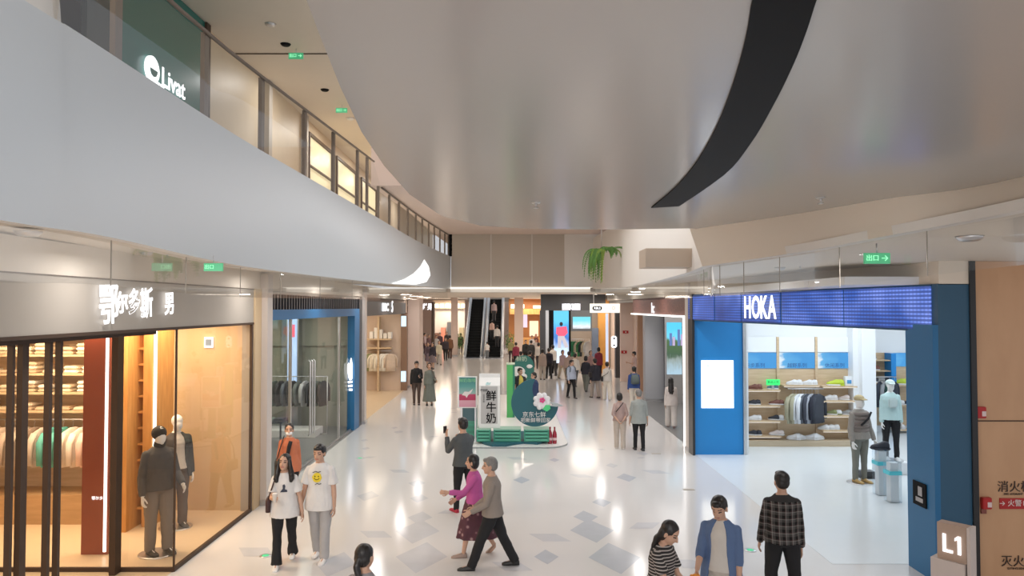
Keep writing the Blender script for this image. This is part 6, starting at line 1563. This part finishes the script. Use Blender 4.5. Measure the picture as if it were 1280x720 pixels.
b = MB(); b.prism([((fa + fb) / 2 + x_ * .2, yp - .012, (fz0 + fz1) / 2 + z_ * .2 - .08) for x_, z_ in ((-.8, 0), (-.4, .5), (.2, .45), (.8, .9), (.5, .3), (.1, .0), (-.1, -.4), (-.3, -.1))], (0, .004, 0)); obj('pale_shape', b, mat('advert_pale', (.75, .68, .66), .5), t, world=True)
for xx in (fx0 + .1, fx1 - .05): obj('leg', MB().box(xx - .02, xx + .02, yp + .005, yp + .035, Z0, fz0), M_steel, t, world=True)
obj('foot', MB().box(fx0 + .05, fx1 - .02, yp - .1, yp + .2, Z0, Z0 + .02), M_steel, t, world=True)
# teal cabinet behind the poster stand
t = thing('kiosk_cabinet', 'teal cabinet with glass top below the poster stand', 'cabinet', (KX(590, 21), 21, Z0))
ca, cb = KX(579, 21.2), KX(596, 21.2)
obj('cabinet_body', MB().box(ca, cb, 21.0, 21.7, Z0, .55), mat('cabinet_green', (.10, .36, .26), .45), t, world=True)
obj('dark_top', MB().box(ca, cb, 21.0, 21.7, .55, .92), mat('cabinet_slate', (.08, .16, .19), .3), t, world=True)
for k in range(3): obj('slat', MB().box(ca, cb, 20.98, 21.0, .12 + k * .14, .18 + k * .14), mat('crate_light', (.10, .42, .29), .45), t, world=True)
obj('white_post', MB().box(KX(597.2, 20.5), KX(598.2, 20.5), 20.45, 20.5, Z0, 1.0), M_kwhite, cat='post', label='thin white post between poster stand and carton')
# crescent disc
yd = 20.2
t = thing('crescent_sign', 'dark teal crescent board with white characters on the kiosk', 'sign', (KX(668), yd, .47))
cxd, czd = KX(668.5, yd), XZ(668, 503.5, yd)[1]; Rd = 29.5 / 900 * yd
bx_, bz_, br_ = cxd + .40, czd + .38, .47
pts = []
for k in range(200):
    a = 2 * PI * k / 200; p_ = Vector((cxd + Rd * math.cos(a), yd, czd + Rd * math.sin(a)))
    if (Vector((p_.x - bx_, 0, p_.z - bz_))).length < br_: continue
    pts.append((a, p_))
i0 = max(range(len(pts)), key=lambda i: (pts[(i + 1) % len(pts)][1] - pts[i][1]).length)
arc = [p for _, p in pts[i0 + 1:] + pts[:i0 + 1]]
aS = math.atan2(arc[-1].z - bz_, arc[-1].x - bx_); aE = math.atan2(arc[0].z - bz_, arc[0].x - bx_)
if aS < aE: aS += 2 * PI
inner = [Vector((bx_ + br_ * math.cos(aS + (aE - aS) * k / 20), yd, bz_ + br_ * math.sin(aS + (aE - aS) * k / 20))) for k in range(1, 20)]
if (inner[9] - Vector((cxd, yd, czd))).length > Rd:
    aS2 = aS - 2 * PI if aS > aE else aS
    inner = [Vector((bx_ + br_ * math.cos(aS2 + (aE - aS2) * k / 20), yd, bz_ + br_ * math.sin(aS2 + (aE - aS2) * k / 20))) for k in range(1, 20)]
obj('board', MB().prism(arc + inner, (0, .06, 0)), M_teal, t, world=True)
b = MB(); b.text('京东七鲜', .165, FACE_CAM((cxd - .02, yd - .012, XZ(668, 518.5, yd)[1])), .01)
b.text('把新鲜带回家', .14, FACE_CAM((cxd + .02, yd - .012, XZ(668, 525.5, yd)[1])), .01)
obj('lettering', b, M_kwhite, t, world=True)
# paper flower with leaf on the crescent
fxc, fzc = KX(677, yd), XZ(677, 501, yd)[1]
t = thing('paper_blossom', 'white ruffled paper blossom with pink heart and green leaf on the crescent board', 'decoration', (fxc, yd - .05, fzc))
b = MB()
for k in range(16):
    a = 2 * PI * k / 16; r = .14 + .04 * (k % 2); b.ball((fxc + r * math.cos(a), yd - .08, fzc + r * math.sin(a)), .075, .04, .075, 8, 6)
b.ball((fxc, yd - .06, fzc), .19, .05, .19, 12, 8); obj('petals', b, mat('paper_white', (.80, .79, .80), .7), t, world=True)
b = MB()
for k in range(5): b.ball((fxc + .01 + .05 * math.cos(k * 1.26), yd - .125, fzc + .03 + .045 * math.sin(k * 1.26)), .035, .02, .035, 8, 6)
obj('pink_heart', b, mat('paper_pink', (.70, .08, .25), .6), t, world=True)
b = MB(); b.prism([(fxc + x_, yd - .14, fzc + z_) for x_, z_ in ((.02, -.22), (.10, -.10), (.22, -.10), (.24, -.20), (.14, -.28))], (0, .03, 0)); obj('leaf', b, mat('paper_green', (.08, .62, .22), .5), t, world=True)
b = MB(); b.prism([(fxc + x_, yd - .10, fzc + z_) for x_, z_ in ((.16, -.02), (.42, -.05), (.62, -.13), (.40, -.15), (.2, -.13), (.34, -.09))], (0, .03, 0)); obj('grey_wing', b, mat('paper_grey', (.42, .46, .47), .5), t, world=True)
# green tall totem and teal board further back
t = thing('green_totem', 'tall bright green totem in the kiosk with a white post beside it', 'totem', (KX(637, 25), 25, Z0))
obj('front_face', MB().box(KX(633.5, 25), KX(641, 25), 25.0, 25.1, Z0, XZ(637, 456, 25)[1]), mat('totem_green', (.10, .48, .14), .45), t, world=True)
obj('side_face', MB().box(KX(641, 25), KX(643.5, 25), 25.02, 25.5, Z0, XZ(637, 456, 25)[1]), mat('totem_dark', (.04, .24, .16), .45), t, world=True)
obj('cap', MB().box(KX(633, 25), KX(643.5, 25), 24.98, 25.5, XZ(637, 456, 25)[1], XZ(637, 454.5, 25)[1]), mat('totem_pale', (.55, .66, .5), .45), t, world=True)
t = thing('arched_back_board', 'dark teal arched board with white cloud shapes at the rear of the kiosk', 'display board', (KX(656, 29), 29, Z0))
yk = 29.0; pts = []
for k in range(17):
    a = PI * k / 16; pts.append(Vector((KX(655, yk) + .40 * math.cos(a) , yk, XZ(655, 447, yk)[1] - .33 + .42 * math.sin(a))))
pts = [Vector((KX(668, yk), yk, Z0))] + pts + [Vector((KX(642.5, yk), yk, Z0))]
obj('board', MB().prism(pts, (0, .08, 0)), mat('teal_green_board', (.03, .17, .14), .5), t, world=True)
for dx, dz, r in ((-.25, -.55, .2), (.22, -.35, .08), (-.05, -.75, .12)):
    b = MB(); b.ball((KX(655, yk) + dx, yk - .02, XZ(655, 447, yk)[1] + dz), r * 1.5, .02, r); obj('cloud_shape', b, M_kwhite, t, world=True)
b = MB(); b.text('鲜奶', .22, FACE_CAM((KX(652, yk), yk - .03, XZ(655, 449, yk)[1])), .01); obj('lettering', b, mat('totem_pale', (.55, .66, .5), .45), t, world=True)
for i, px in enumerate((628, 634)):
    pass
# staff
person(650, 25.6, 1.66, 20, 'kiosk worker in dark vest over yellow top standing behind the teal crescent', pose('stand', hyaw=.3), ('open', C('vest_dark', (.03, .03, .035)), 'hip', C('worker_yellow', (.62, .52, .10))), ('slim', BK), 'short', sleeve='short', z0=Z0)
person(668, 24.6, 1.60, -60, 'person in navy clothes inside the kiosk, behind the crescent board opening', pose('stand', hpitch=.2), ('jacket', C('worker_navy', (.03, .05, .12)), 'hip'), ('slim', C('worker_navy2', (.02, .03, .07))), 'bob', female=True, z0=Z0)
# red bottles
M_bot = mat('dark_red_bottle', (.30, .01, .03), .25, coat=.4)
for i, px in enumerate((687.3, 693)):
    yb = 20.25; xb = KX(px, yb)
    t = thing('red_bottle', ['big dark red bottle beside the green crates, left one', 'big dark red bottle beside the green crates, right one'][i], 'bottle', (xb, yb, Z0))
    obj('bottle_body', MB().lathe([(.055, 0), (.062, .02), (.062, .24), (.05, .31), (.024, .37), (.022, .42)], (xb, yb, Z0 + .001), 16), M_bot, t, world=True)
    obj('bottle_cap', MB().lathe([(.026, .42), (.026, .46), (.02, .465)], (xb, yb, Z0), 14), M_bot, t, world=True)
    obj('neck_label', MB().lathe([(.0635, .10), (.0635, .17)], (xb, yb, Z0), 16, cap=False), mat('label_pale', (.7, .5, .5), .5), t, world=True)

# ================================================================== HANGING FERN
yf = 28.0; hp = at(752, 311, y=yf)
t = thing('hanging_fern', 'green fern trailing from a bracket on the bridge wall', 'hanging plant', hp)
obj('bracket', MB().tube([hp, (hp.x, hp.y, 7.5)], .012, 6), M_steel, t, world=True)
obj('pot', MB().lathe([(.09, -.22), (.14, -.05), (.15, 0)], hp, 14), M_satblack, t, world=True)
rr = random.Random(3)
M_leafg = mat('fern_green', (.10, .24, .05), .55, var=.25, scale=5); M_leafy = mat('fern_lime', (.24, .36, .05), .55, var=.2, scale=5)
for k in range(56):
    b = MB(); main = k < 40
    if main: L_, dx, dy = rr.uniform(.5, 1.35), rr.uniform(-.45, -.05), rr.uniform(-.35, .1)
    else: L_, dx, dy = rr.uniform(.1, .35), rr.uniform(.1, .65), rr.uniform(-.3, .1)
    P0 = hp + Vector((rr.uniform(-.35, .15) if main else rr.uniform(-.1, .3), rr.uniform(-.15, .1), 0)); pts = []
    for i in range(9):
        u = i / 8; pts.append(P0 + Vector((dx * math.sin(u * 1.6), dy * math.sin(u * 1.6), .12 * math.sin(u * 3) - L_ * u ** 1.3)))
    b.tube(pts, [.008] * 9, 5)
    for i in range(1, 9):
        for e in (-1, 1):
            c = pts[i]; w = .08 * (1.15 - i / 9); d_ = Vector((e * w, rr.uniform(-.04, .02), -.05)); h = Vector((0, 0, -.05))
            b.poly([c, c + d_ * .5 + h * -.4, c + d_, c + d_ * .5 + h])
            c2 = c.lerp(pts[i - 1], .5); b.poly([c2, c2 + d_ * .5 + h * -.4, c2 + d_, c2 + d_ * .5 + h])
    obj('frond', b, M_leafy if k % 3 == 0 else M_leafg, t, world=True)
q = at(741, 362, y=35.8); obj('junction_box', MB().box(q.x - .12, q.x + .12, 35.7, 35.9, q.z - .1, q.z + .1), M_taupe, cat='box', label='small grey box on the lower bridge edge below the fern')
b = MB(); qa = at(744, 350, y=35.85); b.tube([qa, Vector((qa.x, 35.85, q.z + .1))], .02, 6); obj('cable', b, M_brown, cat='cable', label='short dark cable running down from the fern to the grey box')
# potted shrubs beside the escalators
for i, (px, d_, lab) in enumerate(((572.5, 58.8, 'green leafy potted shrub left of the escalators'), (637.5, 58.8, 'green leafy potted shrub right of the escalators'))):
    xx = (px - 640) / 900 * d_; t = thing('potted_shrub', lab, 'plant', (xx, d_, 0))
    obj('pot', MB().lathe([(.18, 0), (.25, .45), (.26, .46)], (xx, d_, 0), 14), M_white, t, world=True)
    b = MB()
    for k in range(260):
        c = Vector((xx + rr.gauss(0, .2), d_ + rr.gauss(0, .2), .55 + abs(rr.gauss(.45, .38)))); r = .09
        a = Vector((rr.uniform(-1, 1), rr.uniform(-1, 1), rr.uniform(-1, 1))).normalized() * r; e = Vector((rr.uniform(-1, 1), rr.uniform(-1, 1), rr.uniform(-.3, 1))).normalized() * r * .5
        b.poly([c - a, c + e, c + a, c - e])
    b.tube([(xx, d_, .4), (xx, d_, 1.2)], .03, 6); obj('foliage', b, M_leafg, t, world=True)

# ================================================================== UPPER LEFT DARK GREEN SHOP
xg = -6.5
t = thing('green_glass_shop', 'dark green glazed shop box on the upper floor', 'shop front', (xg, 13, 6.4))
M_dgreen = mat('dark_green_glass', (.025, .15, .125), .25, spec=.3, var=.05, scale=.5)
def lx(px): return -xg * 900 / (640 - px)     # distance along the wall for a pixel column
obj('green_panel', MB().box(xg - .1, xg, lx(145), lx(252), 6.42, 9.88), M_dgreen, t, world=True)
obj('grey_panel', MB().box(xg - .1, xg - .01, lx(104), lx(145) - .02, 6.42, 9.88), mat('smoked_panel', (.05, .065, .065), .2, var=.05), t, world=True)
obj('corner_post', MB().box(xg - .12, xg + .05, lx(252), lx(257), 6.42, 9.88), M_brown, t, world=True)
obj('joint', MB().box(xg, xg + .02, lx(145) - .03, lx(145), 6.42, 9.88), M_steel, t, world=True)
obj('end_wall', MB().box(-8.58, xg, lx(257), lx(257) + .08, 6.42, 9.88), mat('smoked_panel', (.05, .065, .065), .2, var=.05), t, world=True)
t2 = thing('mall_sign', 'glowing white Livat lettering with round face mark on the dark green glass', 'sign', (xg, 13, 8))
p = at(217, 106, x=xg + .06); b = MB(); b.text('Livat', .5, ON_LEFT(p), .01, offset=.006); obj('lettering', b, M_sign, t2, world=True)
p = at(190, 87, x=xg + .06); M = ON_LEFT(p); b = MB(); R0 = [[M @ Vector((r * math.cos(2 * PI * k / 32), r * math.sin(2 * PI * k / 32), z)) for k in range(32)] for r, z in ((.24, -.02), (.24, .02), (.0001, .021))]
b.rings(R0, cap=False, smooth=False); obj('round_mark', b, M_sign, t2, world=True)
b = MB(); b.prism([M @ Vector((.13 * math.cos(PI + PI * k / 10), -.0 + .13 * math.sin(PI + PI * k / 10), .03)) for k in range(11)], (.01, 0, 0)); obj('smile_mark', b, M_dgreen, t2, world=True)
p = at(200, 110.5, x=xg + .06); b = MB(); b.text('荟聚', .16, ON_LEFT(p), .02, offset=.006); obj('small_lettering', b, M_sign, t2, world=True)
# pale rounded drum near the left edge of the upper floor
pc_ = at(62, 25, x=-6.0)
t = thing('round_pier', 'pale rounded pier on the upper floor at the top left', 'pier', (pc_.x - .4, pc_.y - .6, 6.4))
obj('shaft', MB().lathe([(.75, 6.42), (.75, 7.4), (.72, 7.8), (.66, 8.3), (.62, 9.89)], (pc_.x - .5, pc_.y - .35, 0), 36), M_white, t, world=True)
obj('base_ring', MB().lathe([(.78, 6.41), (.78, 6.5), (.75, 6.5)], (pc_.x - .5, pc_.y - .35, 0), 36), M_steel, t, world=True)

# ================================================================== LEVEL SIGN AND FIRE POINTS
yl = 7.0
a = at(1171, 652, y=yl); c = at(1208, 665, y=yl - .2)
t = thing('level_sign_pillar', 'tan pillar head with white L1 lettering in front of the blue pier', 'sign pillar', (a.x + .2, yl, 0))
M_tansign = mat('tan_sign_panel', (.42, .30, .23), .45, var=.03)
M_palesign = mat('pale_sign_panel', (.58, .50, .46), .45, var=.02)
d_ = (Vector((c.x, c.y, 0)) - Vector((a.x, a.y, 0))); L_ = d_.length; d_.normalize(); nrm = Vector((d_.y, -d_.x, 0))
if nrm.x > 0: nrm = -nrm
mid = (Vector((a.x, a.y, 0)) + Vector((c.x, c.y, 0))) / 2 - nrm * .06
zt = a.z; zl = at(1180, 706, y=yl - .2).z
b = MB(); b.obox(mid + Vector((0, 0, (zt + zl) / 2)), d_, -nrm, (0, 0, 1), L_ / 2, .06, (zt - zl) / 2); obj('sign_head', b, M_tansign, t, world=True)
b = MB(); b.obox(mid + nrm * .0 + Vector((0, 0, zl / 2)) - d_ * .03, d_, -nrm, (0, 0, 1), L_ / 2 + .02, .09, zl / 2); obj('pillar_body', b, M_palesign, t, world=True)
b = MB(); b.obox(mid + Vector((0, 0, zt / 2)) + d_ * (L_ / 2 + .02), d_, -nrm, (0, 0, 1), .015, .07, zt / 2); obj('side_plate', b, M_palesign, t, world=True)
Ml = frame(mid + nrm * .066 + Vector((0, 0, (zt + zl) / 2 - .01)), d_, (0, 0, 1)); b = MB()
for P_ in (((-.075, .085), (-.048, .085), (-.048, -.06), (.012, -.06), (.012, -.085), (-.075, -.085)), ((.055, .085), (.082, .085), (.082, -.085), (.055, -.085), (.055, .052), (.030, .036), (.030, .062))):
    b.prism([Ml @ Vector((x_, y_, 0)) for x_, y_ in P_], nrm * .008)
obj('lettering', b, M_sign, t, world=True)
YW = 10.2
wx = lambda px: XZ(px, 600, YW)[0]; wz = lambda py: XZ(1240, py, YW)[1]
M_ink = mat('dark_brown_ink', (.06, .035, .025), .5)
for txt, px, py, lab in (('消火栓', 1266, 609, 'dark characters for the fire hydrant on the laminate wall, upper ones'), ('灭火器', 1269, 702, 'dark characters for the extinguisher on the laminate wall, lower ones')):
    t = thing('wall_lettering', lab, 'wall lettering', (wx(px), YW, wz(py)))
    b = MB(); b.text(txt, .165, FACE_CAM((wx(px) + .02, YW - .01, wz(py))), .008); obj('characters', b, M_ink, t, world=True)
    b = MB(); b.text('FIRE HYDRANT' if 'hydrant' in lab else 'EXTINGUISHER', .04, FACE_CAM((wx(px), YW - .01, wz(py + 8.5))), .006); obj('small_characters', b, M_ink, t, world=True)
t = thing('red_notice', 'red notice strip with white print under the hydrant characters', 'notice', (wx(1268), YW, wz(636)))
obj('strip', MB().box(wx(1248.5), wx(1290), YW - .015, YW - .002, wz(636), wz(622.5)), M_firered, t, world=True)
b = MB(); b.text('→ 火警119', .10, FACE_CAM((wx(1268), YW - .018, wz(629))), .003); obj('print', b, M_white, t, world=True)
for i, (px, py) in enumerate(((1225, 515), (1230, 628))):
    t = thing('fire_alarm_box', ['red alarm box on the laminate wall beside the seam, upper one', 'red alarm box on the laminate wall near the red notice, lower one'][i], 'fire alarm', (wx(px), YW, wz(py)))
    x_, z_ = wx(px), wz(py)
    obj('case', MB().box(x_ - .065, x_ + .065, YW - .07, YW - .002, z_ - .08, z_ + .08, .008), M_firered, t, world=True)
    obj('glass_square', MB().box(x_ + .0, x_ + .055, YW - .076, YW - .07, z_ - .05, z_ + .02), mat('alarm_pale', (.75, .6, .6), .4), t, world=True)
    if i == 1: obj('lower_tag', MB().box(x_ - .06, x_ + .01, YW - .03, YW - .002, z_ - .15, z_ - .085), mat('tag_brown', (.25, .08, .06), .5), t, world=True)
# green floor marks
for i, (px, py, lab) in enumerate(((332, 695, 'small green lit floor marker at the feet of the white T-shirt couple'), (450, 573, 'small green floor marker left of the middle of the hall'), (938, 688, 'small green floor marker beside the denim-shirt man'))):
    q = at(px, py, z=0); t = thing('floor_marker', lab, 'floor marker', (q.x, q.y, 0))
    obj('ring', MB().lathe([(.09, .001), (.085, .008), (.06, .009)], (q.x, q.y, 0), 20), M_steel, t, world=True)
    obj('green_face', MB().lathe([(.055, .001), (.055, .011), (.03, .012)], (q.x, q.y, 0), 20), mat('marker_green', (.05, .45, .2), .4, emit=.3, ecol=(.1, .9, .4), var=0), t, world=True)
for i, (px, py, lab) in enumerate(((820, 567, 'small dark floor plate behind the strolling pair'), (861, 612, 'small dark floor plate beside the blue poster wall'))):
    q = at(px, py, z=0); obj('floor_plate', MB().box(q.x - .12, q.x + .12, q.y - .06, q.y + .06, .0, .006, .002), M_taupe, cat='floor plate', label=lab)
